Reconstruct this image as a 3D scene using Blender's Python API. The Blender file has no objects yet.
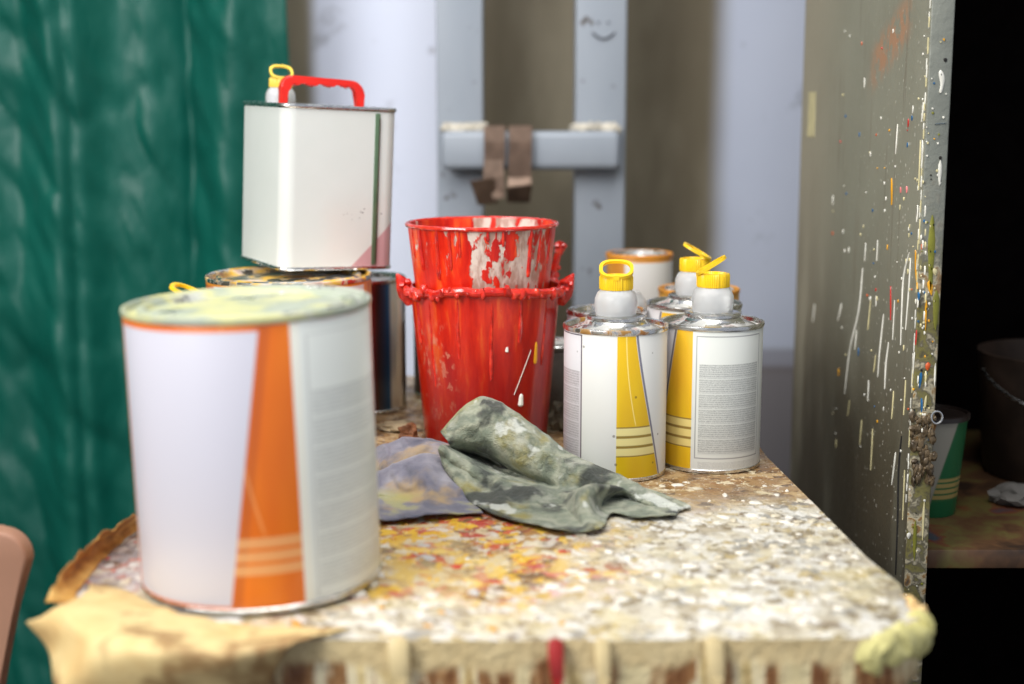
import bpy, bmesh, math, random
from mathutils import Vector, Matrix, noise as mn
random.seed(7)
C = bpy.context.scene.collection
PI = math.pi
R = math.radians
TZ = 0.75                      # table top height
F = 1400.0
PITCH = R(9.33)
CAM = Vector((0, 0, TZ + 0.32))

# ------------------------------------------------------------------ survey helpers (place things from photo measurements)
def ray(px, py):
    x = (px - 512) / F; y = (342 - py) / F
    return Vector((x, math.cos(PITCH) + y * math.sin(PITCH), -math.sin(PITCH) + y * math.cos(PITCH)))
def at_y(px, py, Y):
    d = ray(px, py); return CAM + d * (Y / d.y)
def at_z(px, py, z):
    d = ray(px, py); return CAM + d * ((z - CAM.z) / d.z)
def at_x(px, py, X):
    d = ray(px, py); return CAM + d * (X / d.x)

# ------------------------------------------------------------------ object helpers
def empty(name, loc, rz=0, label=None, cat=None, group=None, rot=None):
    o = bpy.data.objects.new(name, None); C.objects.link(o)
    o.empty_display_size = 0.02
    o.location = loc; o.rotation_euler = rot if rot else (0, 0, rz)
    if label: o['label'] = label
    if cat: o['category'] = cat
    if group: o['group'] = group
    return o
def link(name, bm, mats, parent=None, smooth=True, angle=35, label=None, cat=None, kind=None, group=None, loc=None, normals=True):
    me = bpy.data.meshes.new(name)
    if normals: bmesh.ops.recalc_face_normals(bm, faces=bm.faces[:])
    bm.to_mesh(me); bm.free()
    for m in (mats if isinstance(mats, (list, tuple)) else [mats]): me.materials.append(m)
    if smooth:
        for p in me.polygons: p.use_smooth = True
        try: me.set_sharp_from_angle(angle=R(angle))
        except Exception: pass
    o = bpy.data.objects.new(name, me); C.objects.link(o)
    if parent is not None: o.parent = parent
    if loc is not None: o.location = loc
    if label: o['label'] = label
    if cat: o['category'] = cat
    if kind: o['kind'] = kind
    if group: o['group'] = group
    return o
def lathe(prof, seg=64, bm=None, jit=None, a0=0, a1=2*PI, close=True, mi=0):
    """prof: list of (r,z)."""
    bm = bm or bmesh.new()
    rings = []
    full = abs(a1 - a0 - 2*PI) < 1e-6
    n = seg if full else seg + 1
    for (r, z) in prof:
        if r < 1e-6:
            rings.append([bm.verts.new((0, 0, z))]); continue
        rg = []
        for i in range(n):
            a = a0 + (a1 - a0) * i / seg
            x, y, zz = r*math.sin(a), -r*math.cos(a), z
            if jit:
                x, y, zz = jit(x, y, zz, a)
            rg.append(bm.verts.new((x, y, zz)))
        rings.append(rg)
    for A, B in zip(rings[:-1], rings[1:]):
        m = seg
        for i in range(m):
            j = (i + 1) % n if full else i + 1
            try:
                if len(A) == 1 and len(B) == 1: continue
                if len(A) == 1: f = bm.faces.new((A[0], B[i], B[j]))
                elif len(B) == 1: f = bm.faces.new((A[i], A[j], B[0]))
                else: f = bm.faces.new((A[i], A[j], B[j], B[i]))
                f.material_index = mi
            except ValueError: pass
    return bm
def box(bm, c, s, rot=None, bevel=0, mi=0, seg=2):
    m = Matrix.Translation(Vector(c)) @ (rot.to_4x4() if rot else Matrix.Identity(4)) @ Matrix.Diagonal((s[0], s[1], s[2], 1))
    r = bmesh.ops.create_cube(bm, size=1, matrix=m)
    fs = set()
    for v in r['verts']:
        for f in v.link_faces: fs.add(f)
    for f in fs: f.material_index = mi
    if bevel:
        es = {e for f in fs for e in f.edges}
        bmesh.ops.bevel(bm, geom=list(es), offset=bevel, segments=seg, profile=0.5, affect='EDGES', material=mi)
    return bm
def blob(bm, c, s, mi=0, sub=2, amp=0.0, fr=60, rot=None):
    r = bmesh.ops.create_icosphere(bm, subdivisions=sub, radius=1)
    for v in r['verts']:
        p = v.co.copy()
        k = 1 + amp * mn.noise(p * 2 + Vector(c) * fr)
        p = Vector((p.x*s[0]*k, p.y*s[1]*k, p.z*s[2]*k))
        if rot: p = rot @ p
        v.co = p + Vector(c)
        for f in v.link_faces: f.material_index = mi
    return bm
def tube(bm, pts, rad, seg=10, mi=0, flat=1.0, up=Vector((0, 0, 1)), cap=True):
    pts = [Vector(p) for p in pts]; rings = []
    if not isinstance(rad, (list, tuple)): rad = [rad] * len(pts)
    for i, p in enumerate(pts):
        t = (pts[min(i+1, len(pts)-1)] - pts[max(i-1, 0)]).normalized()
        s = t.cross(up)
        if s.length < 1e-3: s = t.cross(Vector((0, 1, 0)))
        s.normalize(); u = s.cross(t).normalized()
        rings.append([bm.verts.new(p + s*math.cos(2*PI*k/seg)*rad[i] + u*math.sin(2*PI*k/seg)*rad[i]*flat) for k in range(seg)])
    for A, B in zip(rings[:-1], rings[1:]):
        for k in range(seg):
            f = bm.faces.new((A[k], A[(k+1) % seg], B[(k+1) % seg], B[k])); f.material_index = mi
    if cap:
        for rg in (rings[0][::-1], rings[-1]):
            f = bm.faces.new(rg); f.material_index = mi
    return bm
def prism(bm, poly, z0, z1, mi=0, bevel=0):
    a = [bm.verts.new((x, y, z0)) for x, y in poly]; b = [bm.verts.new((x, y, z1)) for x, y in poly]
    n = len(poly); fs = [bm.faces.new(a[::-1]), bm.faces.new(b)]
    for i in range(n): fs.append(bm.faces.new((a[i], a[(i+1) % n], b[(i+1) % n], b[i])))
    for f in fs: f.material_index = mi
    if bevel:
        es = list({e for f in fs[:2] for e in f.edges})
        bmesh.ops.bevel(bm, geom=es, offset=bevel, segments=3, profile=0.5, affect='EDGES', material=mi)
    return bm
def cr(p0, p1, p2, p3, t):
    return 0.5*((2*p1) + (p2-p0)*t + (2*p0-5*p1+4*p2-p3)*t*t + (3*p1-p0-3*p2+p3)*t*t*t)
def upsample(row, k):
    out = []; n = len(row)
    for i in range(n-1):
        for j in range(k):
            out.append(cr(row[max(i-1, 0)], row[i], row[i+1], row[min(i+2, n-1)], j/k))
    out.append(row[-1].copy()); return out
def net(rows, ku, kv):
    rows = [upsample(r, ku) for r in rows]
    cols = [upsample([r[i] for r in rows], kv) for i in range(len(rows[0]))]
    return [[cols[i][j] for i in range(len(cols))] for j in range(len(cols[0]))]
def grid_bm(g, disp=None):
    bm = bmesh.new(); V = []
    for j, r in enumerate(g):
        V.append([bm.verts.new(disp(p, i/(len(r)-1), j/(len(g)-1)) if disp else p) for i, p in enumerate(r)])
    for j in range(len(g)-1):
        for i in range(len(g[0])-1):
            bm.faces.new((V[j][i], V[j][i+1], V[j+1][i+1], V[j+1][i]))
    return bm
def fbm(p, o=4): return mn.fractal(Vector(p), 1.0, 2.0, o)

# ------------------------------------------------------------------ node helpers
class M:
    def __init__(s, name):
        s.m = bpy.data.materials.new(name); s.m.use_nodes = True
        s.t = s.m.node_tree; s.t.nodes.clear()
        s.out = s.t.nodes.new('ShaderNodeOutputMaterial')
        s.b = s.t.nodes.new('ShaderNodeBsdfPrincipled'); s.t.links.new(s.b.outputs[0], s.out.inputs[0])
    def set(s, inp, v):
        if hasattr(v, 'is_output'): s.t.links.new(v, inp)
        elif isinstance(v, (tuple, list)):
            inp.default_value = (*v, 1) if (len(v) == 3 and inp.type == 'RGBA') else v
        else: inp.default_value = v
    def P(s, **k):
        for n, v in k.items(): s.set(s.b.inputs[n.replace('_', ' ')], v)
        return s
    def co(s, sc=(1, 1, 1), kind='Object', loc=(0, 0, 0), rot=(0, 0, 0)):
        tc = s.t.nodes.new('ShaderNodeTexCoord'); mp = s.t.nodes.new('ShaderNodeMapping')
        s.t.links.new(tc.outputs[kind], mp.inputs[0]); mp.inputs['Scale'].default_value = sc
        mp.inputs['Location'].default_value = loc; mp.inputs['Rotation'].default_value = rot
        return mp.outputs[0]
    def xyz(s, kind='Object'):
        tc = s.t.nodes.new('ShaderNodeTexCoord'); sp = s.t.nodes.new('ShaderNodeSeparateXYZ')
        s.t.links.new(tc.outputs[kind], sp.inputs[0]); return sp.outputs
    def noise(s, vec, scale=5, detail=4, rough=0.55, dist=0, col=False):
        n = s.t.nodes.new('ShaderNodeTexNoise'); s.t.links.new(vec, n.inputs['Vector'])
        n.inputs['Scale'].default_value = scale; n.inputs['Detail'].default_value = detail
        n.inputs['Roughness'].default_value = rough; n.inputs['Distortion'].default_value = dist
        return n.outputs[1 if col else 0]
    def vor(s, vec, scale=5, feature='F1', out='Distance', rand=1.0):
        n = s.t.nodes.new('ShaderNodeTexVoronoi'); n.feature = feature
        s.t.links.new(vec, n.inputs['Vector']); n.inputs['Scale'].default_value = scale
        n.inputs['Randomness'].default_value = rand
        return n.outputs[out]
    def warp(s, vec, nvec_scale, amt):
        c = s.noise(vec, nvec_scale, 3, col=True)
        a = s.t.nodes.new('ShaderNodeVectorMath'); a.operation = 'MULTIPLY_ADD'
        s.t.links.new(c, a.inputs[0]); a.inputs[1].default_value = (amt,)*3; s.t.links.new(vec, a.inputs[2])
        return a.outputs[0]
    def op(s, o, a, b=None, c=None):
        n = s.t.nodes.new('ShaderNodeMath'); n.operation = o
        s.set(n.inputs[0], a)
        if b is not None: s.set(n.inputs[1], b)
        if c is not None: s.set(n.inputs[2], c)
        return n.outputs[0]
    def ss(s, x, a, b, o0=0.0, o1=1.0):
        n = s.t.nodes.new('ShaderNodeMapRange'); n.interpolation_type = 'SMOOTHSTEP'
        s.set(n.inputs[0], x); s.set(n.inputs[1], a); s.set(n.inputs[2], b); s.set(n.inputs[3], o0); s.set(n.inputs[4], o1)
        return n.outputs[0]
    def band(s, x, a, b, w):           # 1 inside [a,b]
        u = s.ss(s.op('SUBTRACT', x, a), -w, w); v = s.ss(s.op('SUBTRACT', b, x), -w, w)
        return s.op('MULTIPLY', u, v)
    def mul(s, *a):
        r = a[0]
        for x in a[1:]: r = s.op('MULTIPLY', r, x)
        return r
    def mix(s, f, a, b):
        n = s.t.nodes.new('ShaderNodeMix'); n.data_type = 'RGBA'
        s.set(n.inputs[0], f); s.set(n.inputs[6], a); s.set(n.inputs[7], b)
        return n.outputs[2]
    def ramp(s, x, stops, const=False):
        n = s.t.nodes.new('ShaderNodeValToRGB'); s.set(n.inputs[0], x)
        e = n.color_ramp.elements
        while len(e) < len(stops): e.new(0.5)
        for i, (p, c) in enumerate(stops): e[i].position = p; e[i].color = (*c, 1)
        if const: n.color_ramp.interpolation = 'CONSTANT'
        return n.outputs[0]
    def sep(s, c):
        n = s.t.nodes.new('ShaderNodeSeparateColor'); s.t.links.new(c, n.inputs[0]); return n.outputs
    def bump(s, h, strength=0.3, dist=0.002):
        n = s.t.nodes.new('ShaderNodeBump'); n.inputs['Strength'].default_value = strength
        n.inputs['Distance'].default_value = dist; s.set(n.inputs['Height'], h)
        s.t.links.new(n.outputs[0], s.b.inputs['Normal']); return s
def srgb(r, g, b):
    f = lambda c: (c/255/12.92 if c/255 <= 0.04045 else ((c/255+0.055)/1.055)**2.4)
    return (f(r), f(g), f(b))
def simple(name, col, rough=0.5, metal=0.0, var=0.15, scale=40, **k):
    m = M(name); n = m.noise(m.co(), scale, 4)
    c = m.mix(m.ss(n, 0.35, 0.65), tuple(x*(1-var) for x in col), tuple(min(1, x*(1+var)) for x in col))
    m.P(Base_Color=c, Roughness=rough, Metallic=metal, **k); return m.m

# ------------------------------------------------------------------ materials
# tinned steel
m = M('tinned_steel'); n = m.noise(m.co((1, 1, 6)), 90, 3)
m.P(Base_Color=m.mix(n, (.52, .52, .50), (.78, .78, .76)), Metallic=1.0, Roughness=m.ss(n, .3, .7, .18, .34)); m.bump(n, .05, .0005); STEEL = m.m
# steel with dried paint smears
def smeared(name, cols, amount=0.5, scale=45):
    m = M(name); v = m.warp(m.co(), 30, .03)
    n = m.noise(v, scale, 5, .6); k = m.ss(n, amount-.04, amount+.04)
    c = m.ramp(m.noise(v, scale*.6, 2), cols)
    m.P(Base_Color=m.mix(k, (.66, .66, .64), c), Metallic=m.op('SUBTRACT', 1.0, k), Roughness=m.ss(k, 0, 1, .25, .5))
    m.bump(m.op('ADD', n, m.op('MULTIPLY', k, .5)), .35, .001); return m.m
LID_CREAM = smeared('lid_cream_paint', [(.3, srgb(180, 184, 172)), (.5, srgb(160, 168, 150)), (.62, srgb(200, 198, 140)), (.75, srgb(184, 186, 178))], .42, 28)
RIM_ORANGE = smeared('rim_orange_paint', [(.3, srgb(190, 70, 30)), (.5, srgb(220, 150, 40)), (.7, srgb(150, 40, 30))], .5)
LID_BROWN = smeared('lid_brown_paint', [(.3, srgb(120, 80, 50)), (.5, srgb(226, 180, 60)), (.6, srgb(215, 195, 180)), (.75, srgb(140, 60, 45))], .50)
LID_MIX = smeared('lid_mixed_paint', [(.3, srgb(150, 60, 45)), (.45, srgb(200, 200, 195)), (.6, srgb(70, 62, 55)), (.75, srgb(190, 160, 60))], .52)
RIM_RED = smeared('rim_dark_red_paint', [(.3, srgb(120, 30, 30)), (.5, srgb(160, 120, 60)), (.7, srgb(90, 30, 30))], .57)

def label_mat(name, main, dark, kind, paper=(.72, .73, .70), cool=(.70, .70, .74), H=1.0):
    """bands are laid out in degrees around the can (0 = towards viewer side) and height fraction."""
    m = M(name); x, y, z = m.xyz()
    a = m.op('MULTIPLY', m.op('ARCTAN2', x, m.op('MULTIPLY', y, -1.0)), 57.2958)
    v = m.op('DIVIDE', z, H)
    cm = m.co(); grain = m.noise(cm, 1300, 2, .7); gl = m.noise(m.co((1, 1, 9)), 260, 3, .7)
    col = m.mix(m.noise(cm, 25, 3), paper, tuple(c*.93 for c in paper))
    def bands(lo, hi, th):   # cream stripes on the main colour
        per = (hi-lo)/3
        fr = m.op('FRACT', m.op('DIVIDE', m.op('SUBTRACT', v, lo), per))
        ins = m.band(v, lo, hi, .002)
        c1 = m.mul(ins, m.band(fr, .12, .86, .05)); return ins, c1
    mottle = m.noise(m.co((1, 1, .25)), 30, 2)  # random upright streaks between the two label colours
    mc = m.mix(m.ss(mottle, .35, .7), main, dark)
    def text(a0, a1, v0, v1, rows=6, tone=(.30, .30, .29)):
        fr = m.op('FRACT', m.op('MULTIPLY', m.op('DIVIDE', m.op('SUBTRACT', v, v0), v1-v0), rows))
        li = m.op('FRACT', m.op('MULTIPLY', m.op('DIVIDE', m.op('SUBTRACT', v, v0), v1-v0), rows*7))
        return m.mul(m.band(a, a0, a1, .4), m.band(v, v0, v1, .003), m.ss(fr, .05, .14), m.ss(li, .15, .35), m.ss(grain, .3, .6))
    def border(a0, a1, v0, v1, w=1.1, wv=.004):
        o = m.mul(m.band(a, a0, a1, .3), m.band(v, v0, v1, .001)); i = m.mul(m.band(a, a0+w, a1-w, .3), m.band(v, v0+wv, v1-wv, .001))
        return m.op('SUBTRACT', o, i)
    if kind == 'big':     # white trapezium, orange wedge, text
        left = m.op('ADD', m.op('MULTIPLY', v, 20), -15)     # white/orange boundary
        whl = m.mul(m.band(a, m.op('MULTIPLY', v, -4) if False else -78, left, .5), m.band(v, .03, .955, .004))
        col = mc
        edge = m.mul(m.band(a, m.op('SUBTRACT', left, 1), m.op('ADD', left, 5), 1.5))
        col = m.mix(m.op('MULTIPLY', edge, .6), col, srgb(180, 80, 30))
        ins, c1 = bands(.13, .27, 0)
        col = m.mix(m.op('MULTIPLY', c1, .6), col, srgb(238, 190, 130))
        arc = m.band(m.op('SUBTRACT', m.op('MULTIPLY', m.op('POWER', m.op('SUBTRACT', 1.0, v), 2.0), -26), m.op('MULTIPLY', a, -1)), -12.2, -11.0, .6)
        col = m.mix(m.op('MULTIPLY', m.mul(arc, m.ss(v, .25, .3)), .35), col, srgb(250, 190, 120))
        col = m.mix(whl, col, cool)
        sep = m.op('ADD', m.op('MULTIPLY', v, -1), 19)
        rt = m.band(a, sep, 165, .5)
        col = m.mix(rt, col, paper)
        col = m.mix(m.op('MULTIPLY', m.mul(m.band(a, sep, m.op('ADD', sep, 4), .5)), .5), col, srgb(250, 245, 225))
        col = m.mix(m.op('MULTIPLY', text(27, 80, .05, .74, 7), .55), col, (.28, .29, .28))
        col = m.mix(m.op('MULTIPLY', border(25, 83, .03, .93, 1.2), .35), col, (.3, .3, .3))
        # torn, stained upper edge
        st = m.mul(m.ss(v, .962, .985), m.ss(m.noise(m.co(), 30, 4), .42, .55))
        col = m.mix(st, col, srgb(196, 92, 50))
    elif kind == 'right_slant':   # text, plain, yellow wedge leaning right
        col = m.mix(m.band(a, -100, -39, .4), paper, cool)
        rb = m.op('ADD', m.op('MULTIPLY', m.op('POWER', m.op('SUBTRACT', 1.0, v), 1.3), 36), 22)
        yl = m.mul(m.band(a, 2, rb, .5), m.band(v, .02, .965, .003))
        yc = mc
        ins, c1 = bands(.17, .37, 0)
        yc = m.mix(ins, yc, srgb(150, 125, 50)); yc = m.mix(c1, yc, srgb(236, 222, 150))
        arc = m.band(m.op('SUBTRACT', m.op('MULTIPLY', m.op('POWER', m.op('SUBTRACT', 1.0, v), 2.0), 30), a), -12.6, -11.4, .5)
        yc = m.mix(m.op('MULTIPLY', m.mul(arc, m.ss(v, .36, .4)), .6), yc, srgb(250, 235, 150))
        col = m.mix(yl, col, yc)
        ln = m.mul(m.band(a, m.op('ADD', rb, .5), m.op('ADD', rb, 3.2), .5), m.band(v, .02, .97, .003))
        col = m.mix(ln, col, srgb(120, 118, 130))
        col = m.mix(m.mul(m.band(a, -40.5, -38.8, .3), m.band(v, .03, .96, .002)), col, srgb(90, 80, 90))
        col = m.mix(m.op('MULTIPLY', text(-88, -43, .03, .72, 6), .7), col, (.26, .24, .24))
        col = m.mix(m.mul(m.band(a, -90, -39, .3), m.band(v, .955, .962, .001)), col, srgb(60, 40, 60))
        col = m.mix(m.op('MULTIPLY', m.mul(m.band(a, -90, -39, .3), m.band(v, .03, .72, .003)), .22), col, srgb(150, 130, 135))
        col = m.mix(m.band(a, 92, 180, .4), col, cool)
        dots = m.ss(m.vor(m.co(), 55), .05, .09, 1, 0)
        col = m.mix(m.op('MULTIPLY', dots, .6), col, srgb(70, 50, 30))
    elif kind == 'left_slant':    # yellow wedge leaning left, bordered text box
        lb = m.op('ADD', m.op('MULTIPLY', m.op('SUBTRACT', 1.0, v), -34), -40)
        yl = m.mul(m.band(a, lb, -21, .5), m.band(v, .02, .965, .003))
        ins, c1 = bands(.17, .37, 0)
        yc = mc
        yc = m.mix(ins, yc, srgb(150, 120, 50)); yc = m.mix(c1, yc, srgb(232, 210, 130))
        col = m.mix(m.band(a, -180, lb, .4), col, cool)
        col = m.mix(yl, col, yc)
        ln = m.mul(m.band(a, m.op('SUBTRACT', lb, 3.5), m.op('SUBTRACT', lb, .5), .5), m.band(v, .02, .97, .003))
        col = m.mix(ln, col, srgb(110, 105, 110))
        col = m.mix(m.op('MULTIPLY', border(-17, 66, .10, .93, 1.3, .008), .85), col, (.28, .28, .28))
        grey = m.mul(m.band(a, -13, 62, .4), m.band(v, .13, .74, .003))
        col = m.mix(m.op('MULTIPLY', grey, .34), col, (.45, .46, .44))
        col = m.mix(m.op('MULTIPLY', text(-13, 62, .13, .74, 6), .75), col, (.25, .26, .25))
        col = m.mix(m.op('MULTIPLY', text(-13, 62, .03, .08, 1), .4), col, (.3, .3, .3))
    elif kind == 'plain_band':
        col = m.mix(m.ss(m.op('ABSOLUTE', a), 60, 64), paper, mc)
        col = m.mix(m.ss(v, .94, .95), col, main)
    m.P(Base_Color=col, Roughness=.38, Coat_Weight=.25, Coat_Roughness=.2)
    m.bump(m.noise(cm, 60, 3), .06, .001)
    return m.m

def red_mat(name, patchy):
    m = M(name); vs = m.warp(m.co((1, 1, .16)), 40, .01)
    n = m.noise(vs, 75, 5, .6); n2 = m.noise(m.co(), 22, 3); x, y, z = m.xyz()
    base = m.ramp(n, [(.25, srgb(150, 10, 6)), (.42, srgb(200, 22, 8)), (.56, srgb(226, 44, 14)), (.70, srgb(244, 104, 40))])
    if patchy:
        mk = m.op('ADD', m.noise(m.co((1, 1, .28)), 85, 5, .65), m.op('MULTIPLY', m.band(x, -.010, .056, .008), .23))
        mk = m.op('ADD', mk, m.op('MULTIPLY', m.ss(m.noise(m.co((1, 1, .7), loc=(3, 1, 2)), 70, 4), .5, .58), -.12))
        k = m.mul(m.ss(mk, .57, .63), m.ss(z, .05, .07))
        base = m.mix(k, base, m.mix(m.ss(m.noise(m.co((1, 1, .4)), 90, 4), .4, .6), srgb(176, 140, 124), srgb(222, 204, 190)))
        m.P(Base_Color=base, Roughness=.32)
        m.bump(m.op('SUBTRACT', n, m.op('MULTIPLY', k, .6)), .5, .002)
    else:
        sp = m.noise(m.co((1, 1, .5)), 210, 3, .6); zone = m.mul(m.ss(x, -.02, -.035), m.ss(z, .13, .10), m.ss(z, .015, .03))
        k = m.op('MAXIMUM', m.mul(m.ss(sp, .53, .57), m.ss(m.noise(m.co(), 45, 2), .44, .52), zone), m.ss(sp, .74, .76))
        base = m.mix(m.op('MULTIPLY', k, .75), base, srgb(232, 150, 120))
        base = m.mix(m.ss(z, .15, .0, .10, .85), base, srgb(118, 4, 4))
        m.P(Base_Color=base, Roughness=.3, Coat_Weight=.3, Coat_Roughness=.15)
        m.bump(n, .45, .002)
    return m.m
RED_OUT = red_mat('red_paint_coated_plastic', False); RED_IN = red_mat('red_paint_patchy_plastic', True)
m = M('red_wet_paint'); n = m.noise(m.co(), 120, 3); m.P(Base_Color=m.ramp(n, [(.3, srgb(170, 14, 10)), (.6, srgb(222, 44, 26)), (.8, srgb(238, 90, 60))]), Roughness=.18, Coat_Weight=.6); m.bump(n, .4, .002); RED_WET = m.m
RED_PLASTIC = simple('red_handle_plastic', srgb(214, 34, 22), .28, var=.05)
YELLOW = simple('yellow_cap_plastic', srgb(244, 200, 30), .35, var=.06)
PALE_YELLOW = simple('pale_yellow_cap_plastic', srgb(240, 206, 80), .35, var=.06)
m = M('translucent_spout_plastic'); m.P(Base_Color=(.86, .87, .86), Roughness=.32, Transmission_Weight=.55, IOR=1.25, Subsurface_Weight=.2, Subsurface_Radius=(.01, .01, .01)); m.bump(m.noise(m.co(), 120, 2), .1, .001); SPOUT = m.m

# white tin
m = M('white_tin_enamel'); x, y, z = m.xyz()
n = m.noise(m.co(), 30, 3)
c = m.mix(n, (.76, .78, .74), (.70, .73, .68))
sp = m.mul(m.ss(m.vor(m.co(), 170), .10, .16, 1, 0), m.band(z, .052, .064, .004), m.ss(x, .0, .01))
c = m.mix(sp, c, (.12, .1, .1))
st = m.mul(m.ss(m.op('SUBTRACT', m.op('ADD', m.op('MULTIPLY', m.op('SUBTRACT', x, .012), 1.0), .002), z), -.0015, .0015), m.ss(y, .05, .04)); c = m.mix(m.op('MULTIPLY', st, .75), c, srgb(196, 128, 136))  # pink bounce of the red bucket, painted into the enamel colour
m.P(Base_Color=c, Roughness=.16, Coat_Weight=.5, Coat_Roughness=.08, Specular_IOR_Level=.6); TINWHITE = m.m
m = M('seam_green'); x, y, z = m.xyz()
m.P(Base_Color=m.mix(m.noise(m.co(), 60, 3), srgb(70, 100, 72), srgb(120, 145, 115)), Roughness=.3, Metallic=.3); SEAMG = m.m
SEAMD = simple('seam_dark_line', srgb(60, 45, 30), .4)

# table top
m = M('paint_crusted_table'); P = m.co(); x, y, z = m.xyz()
W = m.warp(P, 40, .045); W2 = m.warp(P, 90, .022)
r1 = m.sep(m.vor(W, 46, out='Color'))[0]; r2 = m.sep(m.vor(W2, 105, out='Color'))[1]; r3 = m.sep(m.vor(m.warp(P, 22, .06), 26, out='Color'))[2]
white = [(0, srgb(226, 220, 205)), (.25, srgb(196, 186, 166)), (.40, srgb(236, 232, 222)), (.60, srgb(168, 148, 118)), (.70, srgb(222, 210, 180)), (.82, srgb(244, 240, 232)), (.94, srgb(206, 170, 110))]
yred = [(0, srgb(226, 178, 40)), (.18, srgb(214, 190, 150)), (.32, srgb(176, 130, 70)), (.46, srgb(206, 100, 60)), (.54, srgb(236, 190, 60)), (.72, srgb(190, 70, 52)), (.78, srgb(220, 208, 190)), (.9, srgb(130, 96, 60))]
pink = [(0, srgb(196, 186, 184)), (.3, srgb(168, 150, 146)), (.45, srgb(214, 204, 198)), (.62, srgb(190, 140, 130)), (.72, srgb(160, 150, 150)), (.88, srgb(196, 64, 56)), (.91, srgb(222, 216, 208))]
brown = [(0, srgb(150, 118, 78)), (.3, srgb(122, 92, 58)), (.5, srgb(176, 148, 106)), (.7, srgb(140, 104, 64)), (.82, srgb(206, 190, 156)), (.92, srgb(98, 74, 50))]
def dim(st, k): return [(p, tuple(v*k for v in c)) for p, c in st]
white = [(0, srgb(214, 206, 186)), (.18, srgb(186, 174, 150)), (.34, srgb(226, 222, 210)), (.50, srgb(150, 136, 110)), (.60, srgb(216, 206, 180)), (.74, srgb(236, 232, 222)), (.86, srgb(196, 176, 128)), (.94, srgb(164, 160, 150))]
white = dim(white, .86); yred = dim(yred, .82); pink = dim(pink, .75)
def multi(st):
    a = m.ramp(r1, st, True); b = m.ramp(r2, st, True); c = m.ramp(r3, st, True)
    o = m.mix(m.ss(m.noise(P, 60, 3), .46, .52), a, b)
    return m.mix(m.ss(m.noise(m.co(loc=(2, 5, 1)), 45, 3), .56, .60), o, c)
cb, cw, cy, cp = multi(brown), multi(white), multi(yred), multi(pink)
nz = m.op('MULTIPLY', m.op('SUBTRACT', m.noise(P, 14, 4), .5), .22)
xx = m.op('ADD', x, nz); yy = m.op('ADD', y, nz)
# y>1.13 is the bare back; white band to the right & front
kw = m.mul(m.ss(m.op('ADD', yy, m.op('MULTIPLY', xx, -.10)), 1.17, 1.06))
col = m.mix(kw, cb, cw)
ky = m.mul(m.ss(xx, .09, .01), m.ss(xx, -.20, -.16), m.ss(yy, .86, .93), m.ss(yy, 1.20, 1.12))
col = m.mix(ky, col, cy)
kp = m.ss(xx, -.17, -.22)
col = m.mix(kp, col, cp)
kr = m.mul(m.band(yy, 1.05, 1.13, .02), m.band(xx, -.12, .03, .02), m.ss(r2, .60, .7))
col = m.mix(m.op('MULTIPLY', kr, .8), col, srgb(180, 78, 56))
kl = m.mul(m.ss(yy, 1.04, .98), m.ss(m.noise(P, 18, 2), .50, .58)); col = m.mix(m.op('MULTIPLY', kl, .35), col, srgb(222, 206, 150))
grime = m.ss(m.noise(W2, 38, 5, .65), .30, .44); col = m.mix(grime, srgb(96, 72, 46), col)
# fine spatter
fs = m.ss(m.vor(W2, 260), .16, .26, 1, 0); col = m.mix(m.mul(fs, m.ss(r2, .4, .5)), col, srgb(224, 218, 204))
# side: drips over dark-brown edge
nx = m.noise(m.co((1, 1, .14)), 30, 4, .6)
geo = m.t.nodes.new('ShaderNodeNewGeometry'); sn = m.t.nodes.new('ShaderNodeSeparateXYZ'); m.t.links.new(geo.outputs['Normal'], sn.inputs[0])
side = m.ss(sn.outputs[2], .75, .45)
dc = m.ramp(nx, [(0, srgb(214, 196, 140)), (.40, srgb(222, 206, 160)), (.46, srgb(150, 106, 62)), (.50, srgb(112, 68, 36)), (.56, srgb(160, 116, 70)), (.585, srgb(232, 220, 184)), (.66, srgb(214, 190, 128)), (.70, srgb(110, 56, 30))])
creamb = m.mix(m.noise(P, 40, 4), srgb(196, 170, 118), srgb(224, 206, 160)); zz = m.op('ADD', z, m.op('MULTIPLY', m.op('SUBTRACT', m.noise(m.co((1, 1, .3)), 34, 3), .5), .030))
dc = m.mix(m.ss(zz, TZ-.020, TZ-.012), dc, creamb)
col = m.mix(side, col, dc)
rough = m.ss(m.noise(P, 50, 2), .35, .65, .28, .6)
m.P(Base_Color=col, Roughness=rough)
h = m.op('ADD', m.op('MULTIPLY', r1, .5), m.op('ADD', m.op('MULTIPLY', m.vor(W2, 150), .5), m.noise(P, 110, 4)))
m.bump(h, .55, .0035); TABLE = m.m
WOOD = simple('dark_table_wood', srgb(92, 58, 34), .6, var=.3, scale=20)
DRIPC = simple('cream_paint_drip', srgb(208, 188, 140), .4, var=.1)
DRIPY = simple('yellow_green_paint_drip', srgb(204, 196, 130), .4, var=.15)
DRIPP = simple('peach_paint_drip', srgb(226, 190, 130), .4, var=.12)
DRIPR = simple('dark_red_paint_drip', srgb(150, 36, 34), .4, var=.15)
m = M('tan_paper'); n = m.noise(m.warp(m.co(), 8, .08), 14, 4)
m.P(Base_Color=m.ramp(n, [(.3, srgb(172, 136, 88)), (.42, srgb(206, 174, 116)), (.54, srgb(214, 190, 134)), (.62, srgb(150, 116, 72)), (.7, srgb(204, 180, 128))]), Roughness=.7); m.bump(m.noise(m.co(), 45, 4), .25, .003); PAPER = m.m
m = M('brown_veneer'); n = m.noise(m.co((1, 1, 3)), 50, 4)
m.P(Base_Color=m.ramp(n, [(.3, srgb(120, 78, 34)), (.5, srgb(176, 128, 60)), (.68, srgb(206, 166, 92))]), Roughness=.55); VENEER = m.m

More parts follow.
